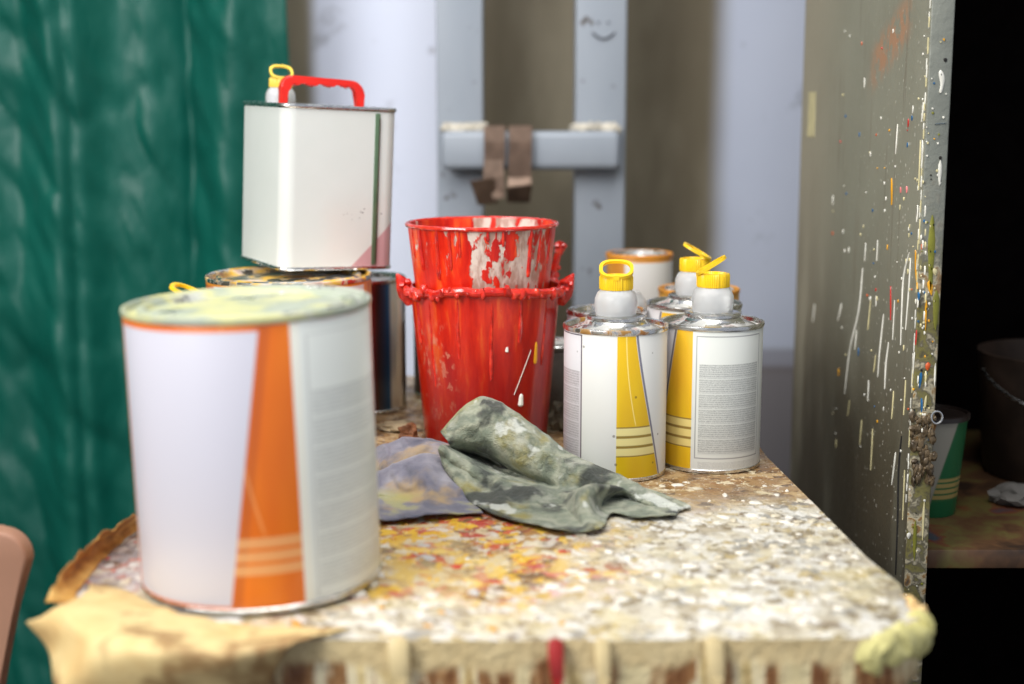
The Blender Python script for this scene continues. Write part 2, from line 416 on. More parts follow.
# rags
def rag_mat(name, stops, s=26):
    m = M(name); v = m.warp(m.co(), 18, .03)
    n = m.noise(v, s, 4, .55); n2 = m.noise(m.co(loc=(4, 2, 1)), s*1.3, 3)
    c = m.ramp(n, stops)
    c = m.mix(m.ss(m.noise(m.co(loc=(1, 7, 3)), 22, 4), .54, .68, 0, .8), c, srgb(150, 138, 62))
    c = m.mix(m.ss(m.noise(m.co(loc=(9, 7, 3)), 21, 4), .50, .60, 0, .9), c, srgb(46, 50, 46))
    c = m.mix(m.ss(n2, .60, .66, 0, .75), c, srgb(214, 216, 206))
    wv = m.noise(m.co(), 900, 2)
    m.P(Base_Color=c, Roughness=.8, Sheen_Weight=.15); m.bump(m.op('ADD', wv, m.op('MULTIPLY', m.noise(m.warp(m.co(), 30, .03), 90, 5, .6), 4.0)), .6, .003); return m.m
RAG = rag_mat('stained_canvas', [(.28, srgb(74, 80, 70)), (.40, srgb(128, 136, 116)), (.50, srgb(166, 168, 146)), (.58, srgb(118, 126, 108)), (.72, srgb(184, 184, 168))])
m = M('grey_lilac_cloth'); v = m.warp(m.co(), 14, .03); n = m.noise(v, 30, 4)
c = m.ramp(n, [(.3, srgb(62, 66, 84)), (.5, srgb(112, 110, 122)), (.7, srgb(150, 146, 152))])
c = m.mix(m.ss(m.noise(m.co(loc=(3, 3, 3)), 20, 4), .52, .70, 0, .8), c, srgb(168, 140, 90)); c = m.mix(m.mul(m.ss(m.xyz()[2], TZ+.010, TZ+.003), m.ss(n, .46, .58), .7), c, srgb(150, 148, 76))
m.P(Base_Color=c, Roughness=.85, Sheen_Weight=.2); m.bump(m.noise(m.co(), 700, 2), .3, .001); LILAC = m.m

# curtain
m = M('green_satin_curtain'); n = m.noise(m.co((1, 1, .5), rot=(0, .5, 0)), 5, 3)
m.P(Base_Color=m.mix(n, srgb(0, 72, 62), srgb(4, 94, 80)), Roughness=.46, Specular_IOR_Level=.4)
m.bump(m.noise(m.warp(m.co((1, 1, .45), rot=(0, .45, 0)), 4, .12), 11, 5, .55), .35, .02); CURTAIN = m.m

# wall: upright bands of taupe and cool white
m = M('banded_wall'); x, y, z = m.xyz('Object'); P = m.co()
n = m.noise(P, 3, 4); wob = m.op('MULTIPLY', m.op('SUBTRACT', m.noise(m.co((1, 1, .3)), 4, 3), .5), .03); xw = m.op('ADD', x, wob)
cool = m.mix(m.ss(x, 0, .2), m.mix(n, srgb(206, 212, 230), srgb(218, 223, 236)), m.mix(n, srgb(168, 176, 194), srgb(188, 194, 208))); taupe = m.mix(m.ss(m.noise(m.co((1, 1, .35)), 5, 4), .35, .65), srgb(96, 87, 68), srgb(134, 126, 106))
k = m.op('ADD', m.band(xw, -.285, -.10, .012), m.ss(xw, .285, .33))
c = m.mix(k, taupe, cool)
low = m.mul(m.ss(x, .25, .3), m.ss(z, .70, .685)); c = m.mix(low, c, srgb(120, 116, 118))
ln = m.mul(m.ss(x, .25, .3), m.band(z, .685, .72, .006)); c = m.mix(m.op('MULTIPLY', ln, .5), c, srgb(90, 76, 70))
st = m.ss(m.noise(m.warp(P, 5, .1), 7, 5, .65), .62, .72); c = m.mix(m.op('MULTIPLY', st, .4), c, srgb(60, 50, 42))
dots = m.mul(m.ss(m.vor(P, 9), .03, .09, 1, 0), .5); c = m.mix(dots, c, srgb(64, 54, 48))
m.P(Base_Color=c, Roughness=.7); m.bump(n, .1, .01); WALL = m.m
m = M('grey_painted_steel'); n = m.noise(m.co((1, 1, .4)), 14, 4)
c = m.mix(n, srgb(136, 145, 156), srgb(156, 163, 172)); c = m.mix(m.ss(m.noise(m.co(), 30, 5), .66, .72), c, srgb(80, 74, 70))
m.P(Base_Color=c, Roughness=.42); m.bump(m.noise(m.co(), 60, 3), .1, .002); POST = m.m
WELD = simple('pale_weld_bead', srgb(196, 190, 176), .5, var=.2, scale=90)
BRACKET = simple('brown_bare_steel', srgb(118, 98, 84), .42, .6, var=.2)
INK = simple('dark_marker_ink', (.05, .05, .06), .6)
CONCRETE = simple('concrete_floor', srgb(92, 84, 74), .8, var=.25, scale=6)

# cabinet
m = M('olive_grey_cabinet_paint'); x, y, z = m.xyz(); P = m.co()
n = m.noise(P, 9, 4); c = m.mix(n, srgb(122, 121, 104), srgb(146, 145, 128))
c = m.mix(m.ss(y, 1.45, 1.70, 0, .6), c, srgb(168, 158, 136))
low_brown = m.mul(m.ss(z, 1.02, .70), m.ss(m.noise(m.co((1, 1, .3)), 11, 4), .2, .55)); c = m.mix(m.op('MULTIPLY', low_brown, .85), c, srgb(64, 54, 36))  # patchy brown, stronger towards the foot of the panel
sm = m.mul(m.ss(m.noise(m.co((1, 1, .7), rot=(.5, 0, 0)), 60, 5, .7), .42, .52), m.band(y, 1.265, 1.385, .025), m.band(m.op('ADD', z, m.op('MULTIPLY', y, .35)), 1.577, 1.615, .012))
c = m.mix(m.op('MULTIPLY', sm, .7), c, srgb(176, 122, 84))
strk = m.mul(m.ss(m.noise(m.co((1, 1, .05)), 130, 3), .60, .68), .35); c = m.mix(strk, c, srgb(96, 82, 64))
spk = m.mul(m.ss(m.vor(m.warp(P, 80, .01), 120), .10, .16, 1, 0), m.ss(y, 1.55, 1.22), m.ss(z, 1.25, 1.05)); c = m.mix(m.mul(spk, .8), c, srgb(214, 210, 196))
m.P(Base_Color=c, Roughness=.42); m.bump(m.noise(P, 70, 4), .2, .003); CAB = m.m
BLACK = simple('dark_cabinet_interior', (.004, .003, .003), 1.0, Specular_IOR_Level=0.0)  # near-black colour stands in for the shade inside the cabinet
m = M('crusted_front_frame'); x, y, z = m.xyz(); P = m.co(); n = m.noise(m.warp(P, 60, .02), 60, 5)
c = m.mix(m.noise(P, 10, 3), srgb(108, 112, 104), srgb(134, 136, 126))
crust = m.ramp(n, [(.3, srgb(60, 50, 36)), (.42, srgb(120, 112, 50)), (.5, srgb(92, 84, 66)), (.57, srgb(190, 180, 150)), (.62, srgb(150, 110, 50)), (.7, srgb(80, 60, 44))])
c = m.mix(m.mul(m.ss(m.op('ADD', z, m.op('MULTIPLY', m.noise(P, 20, 3), .16)), 1.10, .98), .85), c, crust)
m.P(Base_Color=c, Roughness=.4); m.bump(n, .5, .003); FRAME = m.m
STREAK = {'w': simple('white_paint_run', srgb(222, 220, 208), .35), 'c': simple('cream_paint_run', srgb(206, 196, 150), .35),
          'r': simple('red_paint_run', srgb(186, 40, 34), .35), 'y': simple('yellow_paint_run', srgb(222, 160, 30), .35),
          'b': simple('blue_paint_run', srgb(24, 92, 140), .35), 'p': simple('pink_paint_run', srgb(226, 130, 130), .35),
          'o': simple('orange_paint_run', srgb(206, 90, 40), .35), 'k': simple('black_crack', (.008, .007, .006), .9),
          'g': simple('olive_paint_run', srgb(120, 120, 40), .4)}
SK = list(STREAK.keys())
m = M('stained_shelf'); n = m.noise(m.warp(m.co(), 16, .06), 16, 4)
m.P(Base_Color=m.ramp(n, [(.3, srgb(44, 30, 20)), (.45, srgb(84, 58, 36)), (.55, srgb(92, 84, 44)), (.62, srgb(100, 52, 32)), (.7, srgb(56, 62, 70))]), Roughness=.5); SHELF = m.m
CHAIR = simple('tan_chair_board', srgb(164, 122, 98), .55, var=.06, scale=12)
CARD = simple('brown_cardboard', srgb(24, 17, 14), .9)
CRATEW = simple('pale_plastic', srgb(170, 160, 140), .5)
DARKPLASTIC = simple('dark_plastic', srgb(38, 30, 26), .4)
LEAF = simple('dry_brown_scrap', srgb(120, 74, 42), .7, var=.35)
GREYTIN = simple('dull_grey_tin', srgb(120, 116, 108), .45, .5, var=.2)

# ================================================================== SETTING
bm = bmesh.new(); box(bm, (0, 2.12, 1.2), (4.4, .10, 2.8)); link('wall_back', bm, WALL, kind='structure', smooth=False)
bm = bmesh.new(); box(bm, (0, .8, -.03), (4.4, 3.4, .06)); link('floor', bm, CONCRETE, kind='structure', smooth=False)
bm = bmesh.new(); box(bm, (-1.75, .9, 1.2), (.10, 2.5, 2.8)); link('wall_left', bm, WALL, kind='structure', smooth=False)

# curtain
def curtain():
    g = []
    NX, NZ = 260, 220
    x0, x1, z0, z1 = -1.65, -.303, .06, 2.25
    for j in range(NZ+1):
        z = z0 + (z1-z0)*j/NZ; r = []
        for i in range(NX+1):
            u = i/NX; X = x0 + (x1-x0)*u
            fold = .026*math.sin(X*24 + .6*math.sin(z*1.3)) + .012*math.sin(X*57+1.3+.8*math.sin(z*2.1)) 
            q = (X*1.0 + z*.42, z*1.0 - X*.25)
            wr = .018*fbm((q[0]*7, q[1]*2.6, .3)) + .008*(1-abs(mn.noise(Vector((q[0]*13, q[1]*4.2, 2)))*2.2))**2 + .0045*(1-abs(mn.noise(Vector((q[0]*26, q[1]*9+3, 7)))*2.2))**2 + .004*fbm((q[0]*40+4, q[1]*16, 1.7))
            y = 1.93 + fold + wr
            # stitched seams pull the cloth in
            for sx in (-.60, -.45):
                y += .012*math.exp(-((X-sx)/.008)**2)
            X2 = X + .006*mn.noise(Vector((X*3, z*3, 0)))
            r.append(Vector((X2, y, z)))
        g.append(r)
    bm = grid_bm(g)
    o = link('curtain', bm, CURTAIN, angle=180, label='deep green satin curtain hanging in wrinkled folds at the left', cat='curtain')
    s = o.modifiers.new('thick', 'SOLIDIFY'); s.thickness = .0015
    # rail part
    bm = bmesh.new(); tube(bm, [(-1.68, 1.93, 2.27), (-.29, 1.93, 2.27)], .012); link('curtain_rail', bm, STEEL, o)
curtain()

# steel frame in front of back wall
fr = empty('steel_frame', (0, 1.9, 0), label='grey painted steel frame of two uprights welded to a crossbar by the back wall', cat='frame')
def upright(pxa, pxb, py):
    a = at_y(pxa, py, 1.9).x; b = at_y(pxb, py, 1.9).x
    bm = bmesh.new(); box(bm, ((a+b)/2, .04, 1.15), (b-a, .06, 2.3), bevel=.004); return link('upright', bm, POST, fr, angle=30)
u1 = upright(436, 483, 80); u2 = upright(576, 627, 80)
bm = bmesh.new()
a = at_y(441, 150, 1.885); b = at_y(620, 150, 1.885); zt = at_y(500, 131, 1.885).z; zb = at_y(500, 170, 1.885).z
box(bm, ((a.x+b.x)/2, -.012, (zt+zb)/2), (b.x-a.x, .022, zt-zb), bevel=.009, seg=3)
cb_ = link('crossbar', bm, POST, fr)
for k in ((a.x+.003, a.x+.058), (b.x-.062, b.x-.003)):
    bm = bmesh.new()
    for i in range(26):
        X = k[0] + (k[1]-k[0])*i/25
        blob(bm, (X+.001*math.sin(i*3.1), -.004, zt+.003+.003*mn.noise(Vector((X*300, 0, 0)))), (.005, .009, .005+.003*abs(math.sin(i*2.3))), amp=.5)
    link('weld_bead', bm, WELD, cb_)
# doodle on the right upright
bm = bmesh.new(); c0 = at_y(604, 30, 1.9); yy = .0095
pts = [(c0.x-.016+.032*t/10, yy, c0.z-.006-.009*math.sin(PI*t/10)+.004) for t in range(11)]
tube(bm, pts, [.0010]+[.0026]*9+[.0010], 6, flat=.5)
for s in (-.007, .006): blob(bm, (c0.x+s, yy, c0.z+.010), (.0022, .0006, .0016))
link('drawn_smiling_face', bm, INK, u2)
# bent brackets hooked over the crossbar
def bracket(label, strap, tongue, lip, tw):
    """hooked strap over the bar, a tongue below and a bent lip; corner points measured as (px, py, Y)"""
    o3 = at_y(strap[0], strap[2], 1.868); t = empty('metal_bracket', o3, label=label, cat='bracket')
    def sheet(name, rows, th=.003):
        b = grid_bm([[at_y(*p)-o3 for p in r] for r in rows]); o = link(name, b, BRACKET, t, smooth=False)
        sm = o.modifiers.new('s', 'SOLIDIFY'); sm.thickness = th; sm.offset = 0
    a, b, y0, y1 = strap
    sheet('strap', [[(a+1, y0+1, 1.915), (b, y0+1, 1.915)], [(a, y0-2, 1.904), (b, y0-2, 1.904)], [(a, y0-1, 1.868), (b, y0-1, 1.868)], [(a, y0+14, 1.866), (b, y0+14, 1.866)], [(a-tw, y1, 1.866), (b-tw, y1, 1.866)]])
    sheet('tongue', tongue); sheet('lip', lip)
bracket('left brown steel bracket hooked over the crossbar with a twisted dark lip', (484, 505, 128, 163), [[(484, 160, 1.862), (503, 160, 1.862)], [(483, 178, 1.858), (504, 176, 1.858)], [(494, 200, 1.852), (505, 197, 1.856)]], [[(470, 181, 1.835), (493, 178, 1.850)], [(478, 205, 1.848), (498, 203, 1.862)]], 0)
bracket('right brown steel bracket hooked over the crossbar with a straight strap', (509, 532, 128, 180), [[(508, 178, 1.864), (531, 178, 1.864)], [(508, 188, 1.856), (531, 186, 1.856)]], [[(507, 187, 1.842), (532, 184, 1.842)], [(507, 202, 1.862), (530, 202, 1.862)]], 1)

# ================================================================== CABINET
CY0 = 1.20; CX0 = at_y(931, 10, CY0).x; CX1 = 1.15; CY1 = at_x(805, 20, CX0).y; CZ1 = 2.1
cab = empty('metal_cabinet', (0, 0, 0), label='tall open olive-grey metal cabinet splashed with paint at the right', cat='cabinet')
def streak(bm, pts, w, mi, axis='x', base=CX0):
    """paint run on the plane; pts (Y or X , Z) pairs"""
    n = len(pts)*4; P = upsample([Vector((p[0], p[1], 0)) for p in pts], 4)
    rows = []
    for i, p in enumerate(P):
        t = i/(len(P)-1); ww = w*(.45+.55*abs(math.sin(PI*min(1, t*1.0+.08))))*(1+.35*mn.noise(Vector((p.x*90, p.y*120, w*1000))))
        if t > .85: ww *= 1.25
        if i in (0, len(P)-1): ww *= .3
        row = []
        for s, hgt in ((-1, .0001), (-.55, .0009), (.55, .0009), (1, .0001)):
            if axis == 'x': row.append(bm.verts.new((base-hgt, p.x+s*ww, p.y)))
            else: row.append(bm.verts.new((p.x+s*ww, base-hgt, p.y)))
        rows.append(row)
    for A, B in zip(rows[:-1], rows[1:]):
        for k in range(3):
            f = bm.faces.new((A[k], A[k+1], B[k+1], B[k])); f.material_index = mi
def pyz(px, py): p = at_x(px, py, CX0); return (p.y, p.z)
def pxz(px, py): p = at_y(px, py, CY0); return (p.x, p.z)
bm = bmesh.new(); box(bm, (CX0+.004, (CY0+CY1)/2, CZ1/2), (.008, CY1-CY0, CZ1), mi=0)
S = [('w', [(863, 268), (859, 310), (850, 350), (845, 394)], 1.9), ('w', [(842, 303), (838, 321)], 2), ('w', [(910, 252), (904, 275), (902, 310), (901, 345)], 1.4),
     ('w', [(911, 258), (909, 290), (906, 330)], 1.1), ('w', [(884, 314), (880, 350), (878, 377)], 1.5), ('w', [(889, 342), (886, 365), (885, 389)], 1.6), ('w', [(869, 380), (868, 401)], 1.4),
     ('w', [(915, 352), (913, 370), (912, 387)], 1.4), ('c', [(906, 380), (904, 415)], 1), ('c', [(894, 391), (892, 419)], 1), ('c', [(873, 429), (871, 470)], 1.2), ('w', [(896, 452), (892, 485)], 1.5),
     ('w', [(866, 243), (865, 261)], 1.1), ('w', [(878, 240), (877, 261)], 1.1), ('w', [(815, 304), (813, 322)], 2), ('w', [(898, 124), (896, 154)], .8), ('w', [(924, 102), (922, 122)], .9), ('c', [(921, 140), (919, 190)], .8),
     ('r', [(891, 286), (891, 320)], 1.0), ('y', [(892, 178), (892, 205)], 1.6), ('y', [(916, 250), (916, 270), (918, 289)], 1.3), ('b', [(919, 292), (919, 300)], 2.4), ('b', [(921, 373), (920, 388)], 2), ('b', [(922, 398), (922, 412)], 2),
     ('p', [(901, 187), (901, 193)], 1.5), ('p', [(907, 186), (907, 193)], 1.5), ('r', [(917, 330), (916, 345)], 1), ('w', [(918, 205), (917, 222)], 1.5), ('w', [(923, 140), (922, 168)], 1.3),
     ('w', [(857, 330), (855, 350)], 1.2), ('c', [(871, 300), (868, 330)], .9), ('c', [(876, 355), (874, 372)], .9), ('w', [(895, 300), (893, 340)], .9), ('c', [(862, 420), (860, 445)], 1.3), ('c', [(850, 400), (848, 416)], 1.2),
     ('k', [(902, 436), (899, 470), (898, 520), (896, 575)], 1.6), ('k', [(897, 600), (894, 680)], 1.5), ('c', [(905, 470), (903, 520)], .8)]
for k, pts, w in S:
    streak(bm, [pyz(*p) for p in pts], w*1.25/F*1.5, 1+SK.index(k))
y_, z1_ = pyz(812.5, 92); z0_ = pyz(812.5, 137)[1]
box(bm, (CX0-.0004, y_, (z0_+z1_)/2), (.0006, .036, z1_-z0_), mi=1+SK.index('c'))
for i in range(130):
    u = random.random()**1.8; px = 926 - u*95; py = random.choice([random.uniform(20, 300), random.uniform(180, 420), random.uniform(230, 460)])
    Y, Z = pyz(px, py); s = random.uniform(.5, 1.5)*.0011; L = random.choice([1, 1, 1.5, 3])
    streak(bm, [(Y, Z+s*L), (Y, Z-s*L)], s*1.1, 1+SK.index(random.choice('wwwwwwcccwwcyorb')))
# chipped pale line along the front corner
for i in range(46):
    py = 5 + i*11 + random.uniform(-4, 4); Y, Z = CY0+.0015+random.random()*.003, at_y(931, py, CY0).z
    streak(bm, [(Y, Z+random.uniform(.002, .007)), (Y, Z-random.uniform(.002, .007))], random.uniform(.0004, .0009), 1+SK.index(random.choice('wwcc')))
link('side_panel', bm, [CAB]+[STREAK[k] for k in SK], cab, angle=60)
# front strip (post) facing viewer
bm = bmesh.new(); sx1 = at_y(955, 10, CY0).x
box(bm, ((CX0+sx1)/2, CY0-.001+.006, CZ1/2), (sx1-CX0, .012, CZ1), bevel=.0015)
for k, pts, w in [('w', [(940, 70), (942, 82), (940, 93)], 2.6), ('k', [(945, 58), (945, 62)], 2), ('b', [(934, 124), (946, 123)], .8), ('w', [(940, 160), (939, 185)], 2), ('k', [(940, 156), (940, 160)], 1.5), ('g', [(932, 215), (931, 250), (930, 290)], 3), ('g', [(936, 290), (935, 330)], 3),
                  ('c', [(934, 268), (935, 275)], 2.5), ('y', [(929, 280), (931, 295)], 2.5), ('w', [(935, 363), (934, 386)], 1), ('o', [(928, 362), (927, 370)], 2.3), ('b', [(921, 372), (920, 384)], 1.6), ('w', [(929, 302), (929, 305)], 1.4), ('y', [(926, 300), (925, 330)], 1.2), ('c', [(926, 395), (924, 410)], 1.2),
                  ('c', [(924, 500), (922, 540)], 1.2), ('w', [(909, 532), (908, 538)], 2), ('g', [(915, 520), (914, 560)], 2), ('c', [(912, 600), (910, 640)], 1.4)]:
    streak(bm, [pxz(*p) for p in pts], w/F*1.2, 1+SK.index(k), 'y', CY0-.001)
for i in range(80):
    py = random.uniform(20, 600); px = 931-(py*.05)+random.uniform(1, 20); X, Z = pxz(px, py); s = random.uniform(.0006, .0013)
    streak(bm, [(X, Z+s), (X, Z-s)], s, 1+SK.index(random.choice('wwwccykgb')), 'y', CY0-.001)
post = link('front_frame', bm, [FRAME]+[STREAK[k] for k in SK], cab, angle=60)
# crusted latch on the front strip
lt = empty('latch_mount', (0, 0, 0)); bpy.data.objects.remove(lt)
bm = bmesh.new()
for i in range(60):
    py = random.uniform(415, 482); px = random.uniform(911, 934); X, Z = pxz(px, py)
    blob(bm, (X, CY0-.002, Z), (random.uniform(.0012, .0034), .0024, random.uniform(.002, .006)), mi=0, amp=.5, sub=2)
link('crusted_latch', bm, simple('brown_crusted_metal', srgb(88, 74, 54), .4, .2, var=.5, scale=120), cab)
bm = bmesh.new(); c0 = at_y(936, 417, CY0-.006)
tube(bm, [(c0.x+.0048*math.cos(t), c0.y-.002, c0.z+.0055*math.sin(t)) for t in [i*2*PI/16 for i in range(17)]], .0011, 8, up=Vector((0, 1, 0)))
link('latch_ring', bm, STEEL, cab, label='small bare metal ring on the cabinet edge')
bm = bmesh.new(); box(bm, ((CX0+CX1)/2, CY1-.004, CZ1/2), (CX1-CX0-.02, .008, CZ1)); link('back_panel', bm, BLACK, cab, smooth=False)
bm = bmesh.new(); box(bm, (CX1-.004, (CY0+CY1)/2, CZ1/2), (.008, CY1-CY0, CZ1)); link('side_panel', bm, CAB, cab, smooth=False)
bm = bmesh.new(); box(bm, ((CX0+CX1)/2, (CY0+CY1)/2, CZ1+.006), (CX1-CX0, CY1-CY0, .012)); link('top_panel', bm, CAB, cab, smooth=False)
bm = bmesh.new(); box(bm, (CX0+.010, (CY0+CY1)/2+.01, CZ1/2), (.004, CY1-CY0-.03, CZ1-.02)); link('inner_shade_sheet', bm, BLACK, cab, smooth=False)  # black sheet on the panel's inner face, shade put into its colour
SZ = .678
bm = bmesh.new(); box(bm, ((CX0+CX1)/2+.004, (CY0+CY1)/2+.008, SZ-.009), (CX1-CX0-.026, CY1-CY0-.03, .018), bevel=.002); link('shelf', bm, SHELF, cab)
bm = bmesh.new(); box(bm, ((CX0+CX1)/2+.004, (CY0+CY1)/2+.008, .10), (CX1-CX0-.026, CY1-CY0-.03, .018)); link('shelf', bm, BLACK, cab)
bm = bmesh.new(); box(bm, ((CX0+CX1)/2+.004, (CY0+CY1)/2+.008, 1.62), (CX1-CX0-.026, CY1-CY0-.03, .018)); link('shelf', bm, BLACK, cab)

# tub on the cabinet shelf
def tub_mat():
    m = M('green_white_tub_label'); x, y, z = m.xyz()
    a = m.op('MULTIPLY', m.op('ARCTAN2', x, m.op('MULTIPLY', y, -1.0)), 57.2958); v = m.op('DIVIDE', z, .105)
    b = m.op('ADD', m.op('MULTIPLY', v, 52), 2)
    c = m.mix(m.ss(m.op('SUBTRACT', a, b), -2, 2), srgb(150, 146, 132), srgb(16, 92, 52))
    c = m.mix(m.mul(m.ss(m.op('SUBTRACT', b, a), 36, 38)), c, srgb(150, 100, 40))
    fr = m.op('FRACT', m.op('MULTIPLY', v, 18)); ins = m.mul(m.band(v, .17, .38, .01), m.ss(fr, .2, .4), m.ss(m.op('SUBTRACT', a, b), -2, 2))
    c = m.mix(ins, c, srgb(160, 140, 84)); m.P(Base_Color=c, Roughness=.4); return m.m
t = empty('paint_tub', (.4125, 1.350, SZ), -.33, 'green and white tapered paint tub with a dark lid on the cabinet shelf', 'paint tub')
link('body', lathe([(0, .001), (.027, 0), (.028, .003), (.0350, .092), (.0355, .096), (.034, .096)], 48), tub_mat(), t)
link('lid', lathe([(.0355, .0965), (.0375, .0965), (.0375, .101), (.035, .102), (.034, .099), (0, .099)], 48), DARKPLASTIC, t)
t = empty('plastic_bucket', (.60, 1.50, SZ), 0, 'pale dirty bucket with dark smears at the back of the cabinet shelf', 'bucket')
link('body', lathe([(0, .002), (.075, 0), (.078, .004), (.090, .125), (.090, .135), (.085, .135), (.083, .125), (.072, .01), (0, .008)], 48), simple('smeared_pale_plastic', srgb(56, 42, 32), .6, var=.5, scale=12), t)
bm = bmesh.new(); tube(bm, [(.094*math.cos(i*PI/16), -.02-.075*math.sin(i*PI/16), .12-.04*math.sin(i*PI/16)) for i in range(17)], .002, 8); link('handle', bm, STEEL, t)
bm = bmesh.new(); blob(bm, (0, 0, .009), (.028, .02, .011), amp=.5, sub=3); link('crumpled_rag', bm, simple('dim_white_cloth', srgb(110, 106, 100), .8), label='small pale crumpled scrap on the cabinet shelf', cat='rag', loc=(.515, 1.375, SZ-.0005))
t = empty('cardboard_box', (.86, 1.55, SZ), .1, 'dark brown tall cardboard box deep inside the cabinet', 'box')
bm = bmesh.new(); box(bm, (0, 0, .25), (.18, .2, .5), bevel=.003); link('body', bm, CARD, t)
bm = bmesh.new(); box(bm, (0, 0, .503), (.182, .202, .005)); link('lid_flap', bm, CARD, t)

# ================================================================== TABLE
tb = empty('work_table', (0, 0, 0), label='wooden work table crusted all over with dried multicoloured paint', cat='table')
def tabletop():
    pts = []
    def arc(cx, cy, r, a0, a1, n=10):
        for i in range(n+1):
            a = a0+(a1-a0)*i/n; pts.append((cx+r*math.cos(a), cy+r*math.sin(a)))
    arc(-.215, .907, .085, PI, 1.5*PI, 14)
    for i in range(1, 20): pts.append((-.215+.423*i/20, .822-.004*math.sin(PI*i/20)))
    arc(.212, .876, .054, 1.5*PI, 2*PI-.05)
    pts += [(.2665, .92), (.259, .98), (.250, 1.12), (.240, 1.28), (.240, 1.60), (.236, 1.70)]
    pts += [(-.298, 1.70)]
    for i in range(1, 14): pts.append((-.30, 1.70-.79*i/14))
    out = []
    for k, (x, y) in enumerate(pts):
        n = mn.noise(Vector((x*40, y*40, 0))); out.append((x + .002*n, y+.0025*mn.noise(Vector((x*35, y*35, 5)))))
    bm = bmesh.new(); prism(bm, out, TZ-.040, TZ, bevel=.011); return bm
top = link('tabletop', tabletop(), TABLE, tb, angle=50)
# dried runs over the front edge
def run(mat, px, L, w, lab=None):
    X = at_z(px, 645, TZ).x; bm = bmesh.new()
    y0 = .817 - .004*math.sin(PI*(X+.262)/.47)
    tube(bm, [(X, y0+.013, TZ-.002), (X, y0+.002, TZ-.0005), (X, y0-.002, TZ-.008), (X+.001, y0-.003, TZ-.02), (X, y0-.003, TZ-.036-L*.5), (X, y0-.003, TZ-.036-L)], [w*.6, w, w, w*.85, w*.7, w*.9], 10, flat=.5)
    link('paint_run', bm, mat, top)
for args in [(DRIPC, 398, .02, .007), (DRIPR, 556, .004, .005), (DRIPC, 603, .02, .005), (DRIPC, 716, .03, .006)]: run(*args)
bm = bmesh.new()
for i in range(16):
    a = 1.55*PI + i/15*.38*PI; X, Y = .212+.0525*math.cos(a), .876+.0525*math.sin(a)
    blob(bm, (X, Y, TZ-.010-.004*math.sin(i*1.7)), (.009, .005, .009+.003*math.sin(i*2.3)), amp=.4, sub=2)
link('paint_run', bm, DRIPY, top)
bm = bmesh.new()
for i in range(6): blob(bm, (.2635+.003*math.sin(i*2), .872+i*.006, TZ-.010-.003*math.cos(i*2.1)), (.007, .008, .009), amp=.5)
link('paint_run', bm, DRIPP, top, label='peach coloured lump of dried paint on the right front corner')
# raised flakes / dried paint lumps on the top (surface pattern)
bm = bmesh.new()
cnt = 0
FL = [srgb(220, 214, 200), srgb(200, 190, 166), srgb(226, 180, 50), srgb(196, 70, 50), srgb(206, 150, 60), srgb(190, 186, 180)]
FLM = [simple('dried_flake', c, .4, var=.08) for c in FL]
while cnt < 330:
    X = random.uniform(-.29, .25); Y = random.uniform(.835, 1.20)
    if X > .256-(Y-.98)*.07 or (X > .2 and Y < .87) or (X < -.15 and Y < .9) or (X+.175)**2+(Y-.941)**2 < .0905**2: continue
    if X > -.14 and Y > 1.03 and X < .13 and random.random() < .8: continue
    if Y > 1.1 and random.random() < .6: continue
    s = random.uniform(.0015, .0048)
    if X > .04: mi = random.choice([0, 0, 0, 1, 1, 1])
    elif X > -.2: mi = random.choice([0, 1, 2, 2, 3, 4, 4, 5]) if Y > .93 else random.choice([0, 1, 1, 4, 5])
    else: mi = random.choice([5, 5, 1, 3, 0])
    blob(bm, (X, Y, TZ-.0002), (s*random.uniform(.8, 1.8), s*random.uniform(.6, 1.2), random.uniform(.0008, .0020)), mi=mi, sub=1 if s < .003 else 2, amp=.6, rot=Matrix.Rotation(random.random()*PI, 3, 'Z')); cnt += 1
for k in range(7):
    a = -.5+k*.25; blob(bm, (-.1735+.079*math.cos(a), .937+.079*math.sin(a), TZ+.0005), (.006, .006, .0036), mi=k % 2, amp=.4)
for o in [link('dried_paint_flakes', bm, FLM, top, angle=80)]: o['kind'] = 'stuff'
for sx in (-.262, .21):
    for sy in (.93, 1.66):
        bm = bmesh.new(); box(bm, (sx, sy, (TZ-.036)/2), (.045, .045, TZ-.036), bevel=.003); link('leg', bm, WOOD, tb)
bm = bmesh.new(); box(bm, (-.03, .93, TZ-.081), (.435, .02, .09)); box(bm, (-.03, 1.66, TZ-.081), (.435, .02, .09)); box(bm, (-.262, 1.295, TZ-.081), (.02, .71, .09)); box(bm, (.21, 1.295, TZ-.081), (.02, .71, .09))
link('apron', bm, WOOD, tb, smooth=False)

